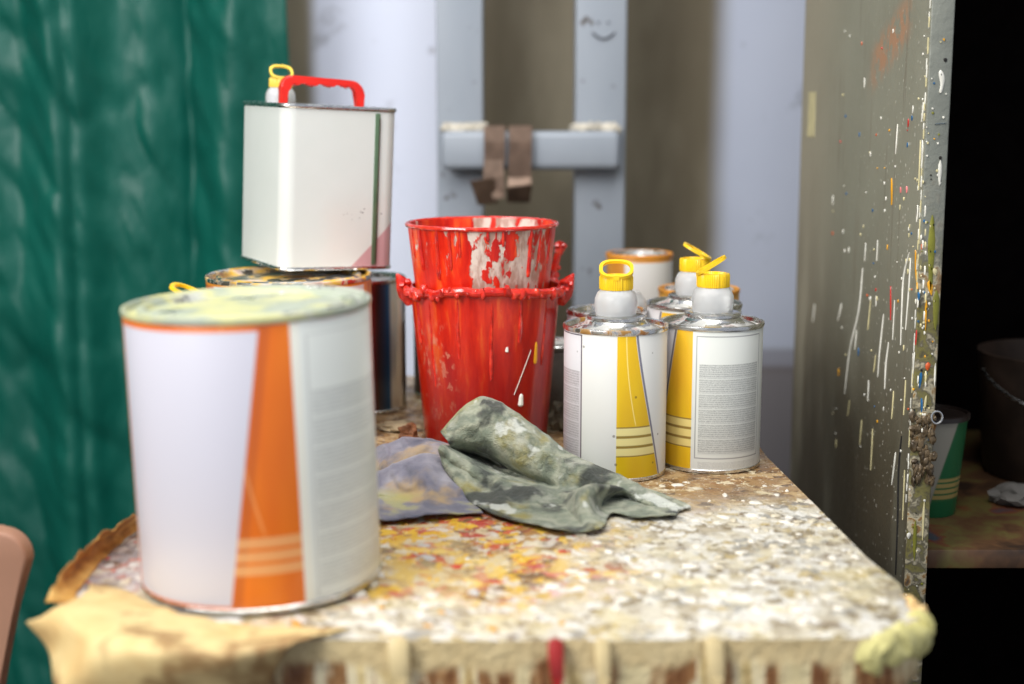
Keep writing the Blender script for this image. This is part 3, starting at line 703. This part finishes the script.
# paper over the front-left corner
def paper():
    K = [((105, 602, .003), (135, 594, .003), (165, 600, .0025)),
         ]
    outer = [(26, 622, -.004), (48, 650, -.022), (75, 676, -.034), (120, 706, -.05), (170, 716, -.055), (225, 712, -.055), (262, 700, -.045)]
    mid1 = [(60, 606, .006), (75, 628, .004), (105, 645, .003), (145, 655, .002), (190, 660, .001), (235, 660, .001), (285, 655, -.001)]
    mid2 = [(85, 594, .004), (108, 608, .006), (140, 620, .004), (180, 632, .004), (222, 638, .003), (262, 640, .003), (310, 640, .002)]
    inner = [(90, 584, .002), (125, 590, .0015), (152, 604, .0015), (188, 616, .0015), (230, 624, .0015), (285, 628, .0015), (350, 628, .0015)]
    rows = []
    for L in (outer, mid1, mid2, inner):
        rows.append([at_z(px, py, TZ+z+.0008) for px, py, z in L])
    # overhang: front ones must lie just outside the edge
    for p in rows[0]:
        p.y = min(p.y, .812) if p.x > -.28 else p.y
    g = net(rows, 10, 12)
    def d(p, u, v):
        k = .0035*mn.noise(p*28) + .0015*mn.noise(p*70)
        q = p + Vector((0, 0, abs(k) if v > .3 else k))
        return q
    bm = grid_bm(g, d)
    o = link('paper_sheet', bm, PAPER, angle=180, label='creased tan paper sheet folded over the front left corner of the table', cat='paper'); s = o.modifiers.new('s', 'SOLIDIFY'); s.thickness = .0008
paper()
def curl():
    o_ = [(146, 512, .012), (128, 519, .018), (98, 538, .018), (64, 572, .012), (46, 600, .003)]
    m_ = [(146, 520, .007), (128, 526, .008), (100, 546, .007), (70, 580, .004), (56, 604, .002)]
    i_ = [(148, 528, .001), (134, 533, .001), (110, 552, .001), (82, 586, .001), (74, 608, .001)]
    rows = [[at_z(px, py, TZ+z) for px, py, z in L] for L in (o_, m_, i_)]
    g = net(rows, 10, 6)
    bm = grid_bm(g, lambda p, u, v: p + Vector((.003*mn.noise(p*60), 0, (1-v)*.005*mn.noise(p*90))))
    o = link('torn_paper', bm, VENEER, angle=180, label='curled up brown torn paper edge along the left side of the table', cat='paper'); s = o.modifiers.new('s', 'SOLIDIFY'); s.thickness = .0007
curl()

# ================================================================== CANS
def can(name, loc, r, h, label, cat, lab_mat, lidm, rimm, domed=False, face=True, rz=None, group=None, rot=None, lr=(.02, .975)):
    rz = -math.atan2(loc[0], loc[1]) if rz is None else rz
    t = empty(name, loc, rz, label, cat, group, rot=rot)
    bm = lathe([(0, .002), (r-.004, .002), (r-.002, 0), (r+.0008, .0004), (r+.001, .003), (r, .004), (r, h-.004)], 72)
    link('body', bm, STEEL, t)
    bm = lathe([(r, h-.0045), (r+.0012, h-.004), (r+.0016, h-.002), (r+.0012, h-.0002), (r, h+.0003), (r-.0014, h-.0006), (r-.0022, h-.004)], 72)
    link('rim', bm, rimm, t)
    if domed:
        bm = lathe([(r-.0022, h-.004), (r*.90, h-.0045), (r*.86, h-.003), (.028, h+.001), (.0265, h+.0035), (.0245, h+.0045), (.021, h+.0045), (0, h+.0045)], 72)
    else:
        bm = lathe([(r-.0022, h-.004), (r*.90, h-.0045), (r*.885, h-.001), (r*.86, h+.0002), (r*.83, h-.0006), (r*.80, h-.004), (r*.3, h-.0035), (0, h-.0035)], 72)
    link('lid', bm, lidm, t)
    if lab_mat:
        bm = lathe([(r+.00035, h*lr[0]), (r+.0005, h*lr[0]+.0004), (r+.0005, h*lr[1]-.0004), (r+.00035, h*lr[1])], 96); link('label', bm, lab_mat, t)
    return t
def spout(t, z, yaw, tilt, loc=(0, 0), k=1.0, ym=None, cap=True, flange=True):
    ym = ym or YELLOW; lx, ly = loc
    sh = lambda pr: [(r*k, z+q*k) for r, q in pr]
    def mk(name, bm, mat, par=t):
        for v in bm.verts: v.co.x += lx; v.co.y += ly
        return link(name, bm, mat, par)
    if flange: mk('flange', lathe(sh([(.022, -.001), (.0255, 0), (.0255, .0025), (.0235, .0036), (.0175, .0040)]), 40), STEEL)
    mk('spout', lathe(sh([(.0180, .0035), (.0184, .006), (.0192, .012), (.0188, .018), (.0168, .023), (.0135, .0262), (.0120, .030), (0, .030)]), 48), SPOUT)
    if not cap: return
    def rib(x, y, zz, a):
        q = 1 + .018*(1 if int(a/(2*PI)*96) % 2 else -1); return x*q, y*q, zz
    bm = lathe(sh([(.0125, .026), (.0145, .0262), (.0148, .028), (.0148, .037), (.0140, .0385), (.0115, .0388), (.0105, .0365), (0, .0365)]), 96, jit=rib)
    c = mk('cap', bm, ym)
    # carrying ring hinged on one side of the cap
    bm = bmesh.new(); ro, ri = .0152, .0122; N = 40; rings = []
    for i in range(N):
        a = 2*PI*i/N; ca, sa = math.cos(a), math.sin(a)
        sx = lambda r: math.copysign(abs(ca)**.75, ca)*r; sy = lambda r: math.copysign(abs(sa)**.75, sa)*r
        rings.append([Vector((sx(ro), sy(ro), -.0013)), Vector((sx(ro), sy(ro), .0013)), Vector((sx(ri), sy(ri), .0013)), Vector((sx(ri), sy(ri), -.0013))])
    MT = Matrix.Translation((0, 0, z+.0385*k)) @ Matrix.Rotation(yaw, 4, 'Z') @ Matrix.Translation((-.0135*k, 0, 0)) @ Matrix.Rotation(-tilt, 4, 'Y') @ Matrix.Translation((.0135*k, 0, 0)) @ Matrix.Scale(k, 4)
    V = [[bm.verts.new((MT @ p) + Vector((lx, ly, 0))) for p in r] for r in rings]
    for i in range(N):
        A, B = V[i], V[(i+1) % N]
        for q in range(4): bm.faces.new((A[q], A[(q+1) % 4], B[(q+1) % 4], B[q]))
    hp = MT @ Vector((-.0135, 0, 0)); box(bm, (hp.x+lx, hp.y+ly, hp.z-.001*k), (.004*k, .005*k, .004*k), rot=Matrix.Rotation(yaw, 3, 'Z'))
    link('pull_ring', bm, ym, c)

BIG_L = label_mat('orange_white_label', srgb(236, 126, 22), srgb(224, 108, 14), 'big', paper=(.80, .83, .77), cool=(.61, .60, .67), H=.192)
YEL_A = label_mat('yellow_label_right_slant', srgb(232, 196, 10), srgb(220, 176, 8), 'right_slant', paper=(.76, .76, .72), cool=(.70, .68, .70), H=.134)
YEL_B = label_mat('yellow_label_left_slant', srgb(230, 186, 20), srgb(216, 160, 16), 'left_slant', paper=(.72, .74, .69), cool=(.62, .60, .60), H=.134)

# big front can
can('paint_can', (-.1735, .937, TZ+.0026), .0815, .192, 'large front paint can with orange and white label and cream lid', 'paint can', BIG_L, LID_CREAM, LID_CREAM, rot=(0, R(-1.5), -math.atan2(-.1755, .941)))
# can under the white tin
C2 = (-.2225, 1.39)
YL2 = label_mat('orange_label', srgb(222, 140, 40), srgb(190, 80, 30), 'plain_band', H=.162)
can('paint_can', (*C2, TZ+.0005), .081, .160, 'wide paint can with messy brown lid holding up the white tin', 'paint can', YL2, LID_BROWN, LID_BROWN)
# bare metal can behind
m = M('striped_bare_tin'); x, y, z = m.xyz(); a = m.op('MULTIPLY', m.op('ARCTAN2', x, m.op('MULTIPLY', y, -1.0)), 57.3)
c = m.ramp(m.op('DIVIDE', a, 180.0), [(0, (.6, .58, .55)), (.06, (.3, .05, .04)), (.11, (.10, .08, .07)), (.20, srgb(50, 100, 150)), (.23, (.75, .75, .73)), (.34, (.7, .68, .65)), (.40, (.08, .07, .06)), (.48, (.5, .45, .42))])
m.P(Base_Color=c, Metallic=.75, Roughness=.28); STRIPED = m.m
can('paint_can', (-.1625, 1.508, TZ+.0005), .046, .144, 'bare metal can with blue and brown stripes behind the wide can', 'paint can', STRIPED, LID_MIX, STEEL)
# brown container behind bucket
can('paint_can', (-.070, 1.585, TZ+.0005), .042, .092, 'short dark brown can hidden behind the red buckets', 'paint can', simple('dark_brown_label', srgb(66, 36, 28), .5), LID_MIX, RIM_RED)
# yellow-capped cans on the right
TA = can('paint_can', (.0923, 1.232, TZ+.0005), .0455, .134, 'front left yellow-label can whose cap ring stands up like a loop', 'paint can', YEL_A, LID_MIX, RIM_RED, True, rz=-math.atan2(.0923, 1.232))
spout(TA, .1385, R(90), R(24))
TB = can('paint_can', (.1825, 1.262, TZ+.0005), .0455, .1325, 'rightmost yellow-label can with grey text panel and ring tilted to the right', 'paint can', YEL_B, LID_MIX, STEEL, True)
spout(TB, .137, 0, R(32))
TCc = can('paint_can', (.1790, 1.364, TZ+.0005), .0455, .1355, 'yellow-capped can standing right behind the rightmost can', 'paint can', YEL_B, LID_MIX, STEEL, True)
spout(TCc, .140, PI, R(30))
TD = can('paint_can', (.0925, 1.357, TZ+.0005), .0380, .129, 'uncapped can with dark red rim behind the front left yellow-label can', 'paint can', YEL_A, LID_MIX, RIM_RED, False)
TE = can('paint_can', (.122, 1.449, TZ+.0005), .034, .100, 'short metal can with a bare capless spout, in the row behind', 'paint can', None, LID_MIX, STEEL, True)
spout(TE, .1045, 0, 0, cap=False)
ORB = label_mat('orange_white_small_label', srgb(206, 140, 50), srgb(190, 120, 40), 'plain_band', paper=(.66, .64, .60), H=.155)
can('paint_can', (.151, 1.655, TZ+.0005), .0385, .155, 'tall white can with orange rim furthest back by the steel frame', 'paint can', ORB, LID_MIX, simple('orange_rim_paint', srgb(214, 140, 50), .4), rz=.55)
ORC = label_mat('orange_brown_small_label', srgb(206, 150, 60), srgb(180, 120, 50), 'plain_band', paper=(.45, .42, .38), H=.128)
can('paint_can', (.199, 1.480, TZ+.0005), .042, .135, 'can with orange rim and grey side behind the yellow-capped pair', 'paint can', ORC, LID_MIX, simple('orange_rim_paint_dull', srgb(206, 140, 54), .4), rz=.4)
can('paint_can', (.046, 1.485, TZ+.0005), .036, .075, 'small dull grey can in the gap between red bucket and yellow can', 'paint can', GREYTIN, LID_MIX, GREYTIN)
# hidden-behind-front-can capped can on the left
TL = can('paint_can', (-.2565, 1.10, TZ+.0005), .0420, .131, 'yellow-capped can mostly hidden behind the large front can', 'paint can', YEL_B, LID_MIX, STEEL, True)
spout(TL, .1355, PI-.3, R(22))

# white rectangular tin
def rrect(w, d, r, n=6):
    pts = []
    for cx, cy, a0 in ((w/2-r, -d/2+r, -PI/2), (w/2-r, d/2-r, 0), (-w/2+r, d/2-r, PI/2), (-w/2+r, -d/2+r, PI)):
        for i in range(n+1):
            a = a0+PI/2*i/n; pts.append((cx+r*math.cos(a), cy+r*math.sin(a)))
    return pts
def tin():
    w, d, h = .124, .120, .162
    phi = R(31); ex = Vector((math.cos(phi), math.sin(phi), 0)); ey = Vector((-math.sin(phi), math.cos(phi), 0))
    z0 = TZ+.1625; Fp = at_z(282, 274, z0); Fp = Vector((Fp.x, Fp.y, z0))
    c = Fp + ex*(w/2-.002) + ey*(d/2-.002)
    roll = Matrix.Rotation(R(2.7), 4, 'Y')
    t = empty('solvent_tin', (c.x, c.y, z0+.0021), 0, 'white rectangular metal tin with red carry handle standing on the wide paint can', 'tin')
    t.rotation_euler = (roll @ Matrix.Rotation(phi, 4, 'Z')).to_euler()
    def loops(bm, L, mi=0):
        V = [[bm.verts.new((x, y, z)) for x, y in rrect(w+2*o, d+2*o, max(.003, .014+o), 8)] for o, z in L]
        n = len(V[0])
        for A, B in zip(V[:-1], V[1:]):
            for i in range(n): bm.faces.new((A[i], A[(i+1) % n], B[(i+1) % n], B[i]))
        return V
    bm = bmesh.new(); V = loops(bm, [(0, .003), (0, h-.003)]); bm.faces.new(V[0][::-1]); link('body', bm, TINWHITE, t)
    bm = bmesh.new(); V = loops(bm, [(-.002, h-.0045), (-.001, h), (.0005, h+.001), (.0016, h), (.0018, h-.0015), (.0008, h-.003), (0, h-.0035)]); bm.faces.new(V[0]); link('top_rim', bm, STEEL, t)
    bm = bmesh.new(); V = loops(bm, [(0, .0035), (.001, .003), (.0015, .0015), (.0006, 0), (-.002, .0008)]); bm.faces.new(V[-1]); link('bottom_rim', bm, STEEL, t)
    xs = w/2-.0240
    bm = bmesh.new(); box(bm, (xs, -d/2-.0004, h/2), (.0052, .0012, h-.010), bevel=.0004); link('seam', bm, SEAMG, t, label='green vertical seam stripe')
    bm = bmesh.new(); box(bm, (xs+.0022, -d/2-.0009, h/2-.002), (.0012, .0008, h-.016)); link('seam_edge', bm, SEAMD, t)
    # handle
    L = .082; Hh = .031; poly = []
    for x, z in [(-L/2-.003, 0)]: poly.append((x, z))
    for i in range(9): a = PI - PI/2*i/8; poly.append((-L/2+.0095+.0125*math.cos(a), Hh-.0125+.0125*math.sin(a)))
    for i in range(9): a = PI/2 - PI/2*i/8; poly.append((L/2-.0125+.0155*math.cos(a), Hh-.0165+.0145*math.sin(a)))
    poly += [(L/2+.003, 0), (L/2-.005, 0)]
    for i in range(5): a = PI/2*i/4; poly.append((L/2-.0145+.0095*math.cos(a), Hh-.0165+.0100*math.sin(a)))
    n = 3; xa, xb = L/2-.0155, -L/2+.0115
    for k in range(n*8+1):
        u = k/(n*8); x = xa+(xb-xa)*u; zc = Hh-.0055 - .0052*(1-abs(math.sin(PI*u*n))**.8); poly.append((x, zc))
    for i in range(4): a = PI/2+PI/2*(i+1)/4; poly.append((-L/2+.0105+.0055*math.cos(a), Hh-.0165+.0100*math.sin(a)))
    poly += [(-L/2+.005, 0)]
    bm = bmesh.new(); prism(bm, poly, -.006, .006, bevel=.0018)
    Rm = Matrix.Translation((.002, -.002, h-.002)) @ Matrix.Rotation(R(-8), 4, 'Z') @ Matrix.Rotation(PI/2, 4, 'X'); bmesh.ops.transform(bm, matrix=Rm, verts=bm.verts)
    link('handle', bm, RED_PLASTIC, t, label='red scalloped carry handle')
    spout(t, h-.0045, R(75), R(34), loc=(-.026, .040), k=.80, ym=PALE_YELLOW)
tin()

# ================================================================== BUCKETS
BX, BY = -.0262, 1.362
tout = empty('red_bucket', (BX, BY, TZ+.0005), 0, 'outer red bucket with paint-caked lip and pulled-out lugs', 'bucket')
def jit_out(x, y, z, a):
    k = 1 + .010*mn.noise(Vector((math.sin(a)*5, math.cos(a)*5, z*8))) + .006*mn.noise(Vector((math.sin(a)*16, math.cos(a)*16, z*10))); return x*k, y*k, z
zr = .153
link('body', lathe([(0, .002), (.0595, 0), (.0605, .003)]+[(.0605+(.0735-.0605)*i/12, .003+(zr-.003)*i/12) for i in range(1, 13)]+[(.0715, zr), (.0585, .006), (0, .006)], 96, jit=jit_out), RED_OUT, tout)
bm = bmesh.new(); N = 110; ring = []
def lipz(a): return .004*math.cos(2*(a-PI/2))*-1 + .0025*mn.noise(Vector((math.sin(a)*6, math.cos(a)*6, 3)))
pts = []; rad = []
for i in range(N+1):
    a = 2*PI*i/N; aa = 2*PI*(i % N)/N
    r = .0755 + .0015*mn.noise(Vector((math.sin(aa)*9, math.cos(aa)*9, 1))); pts.append((r*math.sin(aa), -r*math.cos(aa), zr-.002+lipz(aa))); rad.append(.0040+.0020*abs(mn.noise(Vector((math.sin(aa)*22, math.cos(aa)*22, 7)))))
tube(bm, pts, rad, 10, cap=False)
for i in range(64):
    a = 2*PI*i/64 + random.uniform(-.03, .03); r = .0775+random.uniform(-.001, .001); s = random.uniform(.0020, .0048)
    blob(bm, (r*math.sin(a), -r*math.cos(a), zr-.003+lipz(a)+random.uniform(-.003, .004)), (s, s, s*random.uniform(.8, 1.5)), amp=.3)
link('lip', bm, RED_WET, tout)
def lug(sgn, up, out):
    bm = bmesh.new(); P = [(sgn*.0735, 0, zr-.020), (sgn*(.0765), -.002, zr-.010), (sgn*(.0795), -.003, zr-.001), (sgn*.0825, -.004, zr+.005), (sgn*.0865, -.004, zr+.011)]
    tube(bm, P, [.004, .0085, .0080, .0050, .0010], 12, flat=.6, up=Vector((0, 1, 0)))
    for i in range(9): blob(bm, (sgn*random.uniform(.074, .084), random.uniform(-.012, .006), zr+random.uniform(-.008, .004)), (.003, .003, .003), amp=.4)
    link('lug', bm, RED_WET, tout)
lug(-1, -.001, -.001); lug(1, 0, 0)
tin_ = empty('red_bucket', (BX-.003, BY, TZ+.0068), 0, 'inner red bucket with streaked whitish wall, nested inside the outer one', 'bucket')
hz = .2065
link('body', lathe([(0, .002), (.0480, 0), (.049, .003)]+[(.049+(.0722-.049)*i/14, .003+(hz-.003)*i/14) for i in range(1, 15)]+[(.0702, hz), (.047, .006), (0, .006)], 96, jit=lambda x, y, z, a: (x*(1+.006*mn.noise(Vector((math.sin(a)*6, math.cos(a)*6, z*12)))), y, z)), RED_IN, tin_)
bm = bmesh.new(); tube(bm, [((.0728)*math.sin(2*PI*i/96), -.0728*math.cos(2*PI*i/96), hz-.0005+.0006*mn.noise(Vector((i*.9, 0, 0)))) for i in range(97)], [.0021+.0005*mn.noise(Vector((i*.5 % 48, 3, 0))) for i in range(97)], 8, cap=False)
link('rim', bm, RED_WET, tin_)
# paint runs on buckets
RUNM = [RED_WET, STREAK['w'], STREAK['y']]
def brun(par, a, z1, z0, w, rfun, mi):
    bm = bmesh.new(); pts = []; rad = []
    n = 9
    for i in range(n):
        z = z1+(z0-z1)*i/(n-1); aa = a+.012*mn.noise(Vector((z*40, a*7, 0))); r = rfun(z); pts.append((r*math.sin(aa), -r*math.cos(aa), z)); rad.append(w*(.7+.5*i/(n-1)))
    rad[0] *= .4; rad[-1] *= .6
    tube(bm, pts, rad, 8, up=Vector((0, 0, 1))); link('paint_run', bm, RUNM[mi], par)
rin = lambda z: .049+(.0722-.049)*z/hz
for a, z1, z0, w, mi in [(-1.15, .208, .175, .0014, 0), (-.95, .208, .165, .0018, 0), (-.62, .208, .158, .0022, 0), (-.42, .208, .168, .0018, 0), (-.28, .208, .180, .0014, 0), (.1, .208, .195, .0016, 0), (.30, .208, .19, .0014, 0), (.72, .208, .160, .0022, 0), (.9, .208, .172, .0018, 0), (1.15, .208, .17, .0022, 0)]:
    brun(tin_, a, z1, z0, w, rin, mi)
rou = lambda z: .0602+(.0735-.0602)*z/zr
for a, z1, z0, w, mi in [(-1.1, .148, .10, .0022, 0), (-.8, .148, .06, .0018, 0), (-.35, .148, .09, .0016, 0), (.1, .148, .07, .0018, 0), (.5, .148, .105, .0020, 0), (.95, .148, .08, .0018, 0)]: brun(tout, a, z1, z0, w, lambda z: rou(z)-.0006, mi)
def on_b(px, py):
    d = ray(px, py); p = CAM + d*((BY-.062)/d.y); a = math.asin(max(-1, min(1, (p.x-BX)/rou(max(0, p.z-TZ))))); return a, p.z-TZ
a, z = on_b(536, 352); brun(tout, a, z+.007, z-.014, .0020, rou, 2)
a, z = on_b(507, 350); brun(tout, a, z+.003, z-.002, .0016, rou, 1)
a1_, z1_ = on_b(531, 352); a0_, z0_ = on_b(514, 396)
bm = bmesh.new(); tube(bm, [((rou(z1_+(z0_-z1_)*t)+.0004)*math.sin(a1_+(a0_-a1_)*t), -(rou(z1_+(z0_-z1_)*t)+.0004)*math.cos(a1_+(a0_-a1_)*t), z1_+(z0_-z1_)*t) for t in [i/8 for i in range(9)]], .0004, 6); link('paint_run', bm, STREAK['w'], tout)
a, z = on_b(521, 400); brun(tout, a, z+.004, z-.008, .0026, rou, 1)
# red-caked stick behind the bucket
bm = bmesh.new(); q0 = at_y(549, 290, 1.435); q1 = at_y(561, 241, 1.435)
d = (q1-q0); base = q1 - d*((q1.z-TZ-.001)/d.z)
tube(bm, [base, base+(q1-base)*.5, q1-d*.25, q1], [.003, .003, .004, .003], 10)
for i in range(16): blob(bm, tuple(q1 - d*random.uniform(0, .9) + Vector((random.uniform(-.004, .004), 0, random.uniform(-.003, .003)))), (random.uniform(.002, .005),)*3, amp=.5)
link('stirring_stick', bm, RED_WET, label='red paint-caked stick poking up behind the right of the red buckets', cat='stick')
# dry scrap and crumpled paper in the gaps
def crumple(name, px, py, s, mat, label, cat, seed=0):
    p = at_z(px, py, TZ); bm = bmesh.new(); r = bmesh.ops.create_icosphere(bm, subdivisions=4, radius=1)
    for v in r['verts']:
        n = v.co.copy(); k = 1+.5*mn.noise(n*1.6+Vector((seed, 0, 0)))-.25*abs(mn.noise(n*4+Vector((0, seed, 0)))); v.co = Vector((n.x*s[0]*k, n.y*s[1]*k, max(0, s[2]*.8+n.z*s[2]*k)))
    link(name, bm, mat, label=label, cat=cat, loc=(p.x, p.y, TZ+.0003), angle=22)
crumple('paper_scrap', 408, 442, (.011, .010, .010), LEAF, 'dry brown crumpled scrap beside the foot of the red bucket', 'scrap', 3)
crumple('paper_scrap', 398, 430, (.020, .016, .005), simple('cream_scrap', srgb(150, 134, 104), .7, var=.3), 'flat pale crumpled scrap beside the bare metal can', 'scrap', 8)
crumple('paper_scrap', 560, 430, (.011, .014, .016), simple('grey_crumple', srgb(120, 112, 92), .8, var=.35), 'grey crumpled paper wedged between the red bucket and yellow can', 'scrap', 5)

# ================================================================== RAGS
def rag(name, rows, ku, kv, mat, label, seed, amp=1.0, thick=.0016):
    G = [[at_y(px, py, Y) for px, py, Y in r] for r in rows]
    g = net(G, ku, kv)
    def d(p, u, v):
        q = p*1.0
        n = Vector((0, -1, .6)).normalized()
        w = .0030*mn.noise(q*42+Vector((seed, 0, 0))) + .0034*((1-abs(mn.noise(Vector((q.x*38+q.z*45, q.y*20, q.z*42-q.x*24+seed)))*2.4))**3) + .0010*mn.noise(q*120+Vector((seed, 3, 0)))
        q = q + n*w*amp
        for cx, cy, cr_ in ((.0923, 1.232, .0500), (BX, BY, .066)):
            dx, dy = q.x-cx, q.y-cy; L = math.hypot(dx, dy)
            if L < cr_: q.x = cx+dx/L*cr_; q.y = cy+dy/L*cr_
        q.z = max(q.z, TZ+.0022+.0008*abs(mn.noise(q*90)))
        return q
    bm = grid_bm(g, d)
    o = link(name, bm, mat, angle=180, label=label, cat='rag'); s = o.modifiers.new('s', 'SOLIDIFY'); s.thickness = thick; s.offset = 1
    o.modifiers.new('sub', 'SUBSURF').render_levels = 1; return o
def gy(px, py, z=.003): return (px, py, at_z(px, py, TZ+z).y)
rows = [
 [(452, 448, 1.225), (470, 440, 1.25), (492, 438, 1.27), (520, 445, 1.26), (546, 455, 1.245), (572, 466, 1.225), (599, 476, 1.2), (626, 486, 1.18), (655, 500, 1.15), (690, 513, 1.105)],
 [(446, 436, 1.20), (466, 416, 1.215), (489, 408, 1.225), (519, 420, 1.22), (546, 439, 1.205), (572, 457, 1.19), (599, 470, 1.17), (627, 482, 1.15), (657, 498, 1.12), (691, 513, 1.10)],
 [(441, 433, 1.19), (468, 406, 1.205), (488, 399, 1.21), (511, 412, 1.20), (545, 437, 1.19), (571, 456, 1.175), (599, 469, 1.155), (627, 481, 1.14), (656, 497, 1.115), (691, 513, 1.10)],
 [(447, 441, 1.18), (470, 428, 1.18), (494, 420, 1.185), (520, 436, 1.175), (545, 453, 1.165), (571, 468, 1.155), (600, 479, 1.14), (628, 489, 1.125), (655, 501, 1.11), (689, 513, 1.098)],
 [(452, 448, 1.19), (474, 448, 1.19), (496, 452, 1.18), (520, 464, 1.165), (544, 474, 1.155), (570, 482, 1.145), (600, 487, 1.135), (627, 493, 1.125), (652, 503, 1.11), (686, 513, 1.098)],
 [(456, 450, 1.23), (476, 456, 1.235), (498, 466, 1.215), (520, 476, 1.185), (544, 484, 1.16), (570, 491, 1.135), (600, 489, 1.14), (626, 493, 1.125), (650, 504, 1.108), (684, 513, 1.096)],
 [(440, 446, 1.16), (462, 461, 1.16), (489, 476, 1.15), (515, 485, 1.14), (541, 491, 1.128), (564, 497, 1.12), (592, 486, 1.085), (624, 490, 1.118), (648, 504, 1.105), (683, 514, 1.094)],
 [(440, 455, 1.155), (462, 474, 1.15), (490, 489, 1.135), (516, 499, 1.118), (543, 506, 1.105), (566, 510, 1.095), (588, 502, 1.075), (616, 500, 1.145), (642, 507, 1.115), (680, 514, 1.094)],
 [(447, 472, 1.155), (467, 490, 1.13), (496, 505, 1.105), (524, 513, 1.088), (550, 519, 1.075), (573, 522, 1.068), (590, 517, 1.058), (612, 506, 1.135), (638, 513, 1.094), (678, 515, 1.092)],
 [gy(456, 488), gy(475, 506), gy(505, 519), gy(532, 525), gy(557, 531), gy(582, 533), gy(602, 529), gy(612, 514), gy(636, 518), gy(676, 516)],
]
rag('paint_rag', rows, 12, 10, RAG, 'stiff grey-green canvas rag peaked into a crumpled tent with paint stains', 1)
rows = [
 [gy(372, 462), gy(392, 455), gy(410, 447), gy(428, 446), gy(450, 450)],
 [(370, 452, 1.26), (388, 446, 1.26), (406, 440, 1.265), (428, 441, 1.26), (452, 448, 1.25)],
 [(368, 466, 1.22), (388, 458, 1.225), (408, 450, 1.23), (430, 449, 1.225), (456, 456, 1.22)],
 [(366, 484, 1.20), (388, 474, 1.20), (408, 464, 1.205), (430, 460, 1.20), (460, 466, 1.20)],
 [(366, 480, 1.165), (388, 470, 1.17), (410, 460, 1.175), (434, 456, 1.17), (464, 470, 1.175)],
 [(364, 492, 1.14), (388, 484, 1.145), (412, 478, 1.145), (440, 478, 1.14), (470, 490, 1.145)],
 [(362, 508, 1.125), (388, 504, 1.122), (414, 500, 1.12), (444, 500, 1.118), (476, 506, 1.118)],
 [gy(362, 520), gy(386, 522), gy(412, 520), gy(444, 516), gy(484, 514)],
]
rag('cloth_rag', rows, 12, 10, LILAC, 'lilac-grey crumpled cloth rag lying left of the tented rag', 9, 1.6)

# ================================================================== CHAIR
ch = empty('wooden_chair', (0, 0, 0), label='tan wooden chair whose rounded backrest shows at the lower left corner', cat='chair')
bm = bmesh.new(); X1, X0, Y0 = -.357, -.75, 1.0
zt2, zb2 = .766, .56
poly = [(X0+.05, zb2), (X1-.045, zb2), (X1-.014, .70)]
for i in range(9): a = -.1+ (PI/2+.1)*i/8; poly.append((X1-.022+.022*math.cos(a), zt2-.022+.022*math.sin(a)))
for i in range(9): a = PI/2 + (PI/2+.1)*i/8; poly.append((X0+.022+.022*math.cos(a), zt2-.022+.022*math.sin(a)))
poly.append((X0+.014, .70))
prism(bm, poly, -.009, .009, bevel=.003)
bmesh.ops.transform(bm, matrix=Matrix.Translation((0, Y0, 0)) @ Matrix.Rotation(PI/2, 4, 'X'), verts=bm.verts)
link('backrest', bm, CHAIR, ch)
bm = bmesh.new(); box(bm, ((X0+X1)/2, Y0+.22, .44), (.40, .40, .025), bevel=.008); link('seat', bm, CHAIR, ch)
for x in (X0+.06, X1-.06):
    bm = bmesh.new(); box(bm, (x, Y0+.021, .32), (.03, .024, .64), bevel=.003); link('leg', bm, STEEL, ch)
    bm = bmesh.new(); box(bm, (x, Y0+.38, .214), (.03, .024, .428), bevel=.003); link('leg', bm, STEEL, ch)

# ================================================================== LIGHT, WORLD, CAMERA
def area(name, loc, target, size, power, col=(1, 1, 1), sy=None):
    l = bpy.data.lights.new(name, 'AREA'); l.energy = power; l.size = size; l.color = col
    if sy: l.shape = 'RECTANGLE'; l.size_y = sy
    o = bpy.data.objects.new(name, l); C.objects.link(o); o.location = loc
    o.rotation_euler = (Vector(target)-Vector(loc)).to_track_quat('-Z', 'Y').to_euler(); return o
area('window_light', (-1.50, -.05, 2.0), (0, 1.3, .85), 1.3, 66, (1.0, .985, .97), 1.1)
area('overhead_fill', (-.05, .75, 2.5), (.0, 1.7, .9), 1.2, 32, (1.0, .98, .95))  # added fill from above, brightens the back wall
w = bpy.data.worlds.new('room_air'); bpy.context.scene.world = w; w.use_nodes = True
nt = w.node_tree; bg = nt.nodes['Background']; bg.inputs[0].default_value = (.80, .86, 1.0, 1); bg.inputs[1].default_value = .52

cam = bpy.data.cameras.new('camera'); co = bpy.data.objects.new('camera', cam); C.objects.link(co)
co.location = CAM; co.rotation_euler = (PI/2-PITCH, 0, 0)
cam.sensor_width = 36; cam.lens = F/1024*36; cam.clip_start = .02
cam.dof.use_dof = True; cam.dof.focus_distance = 1.24; cam.dof.aperture_fstop = 2.9
bpy.context.scene.camera = co
sc = bpy.context.scene
sc.view_settings.view_transform = 'Standard'; sc.view_settings.look = 'None'; sc.view_settings.exposure = 0.0
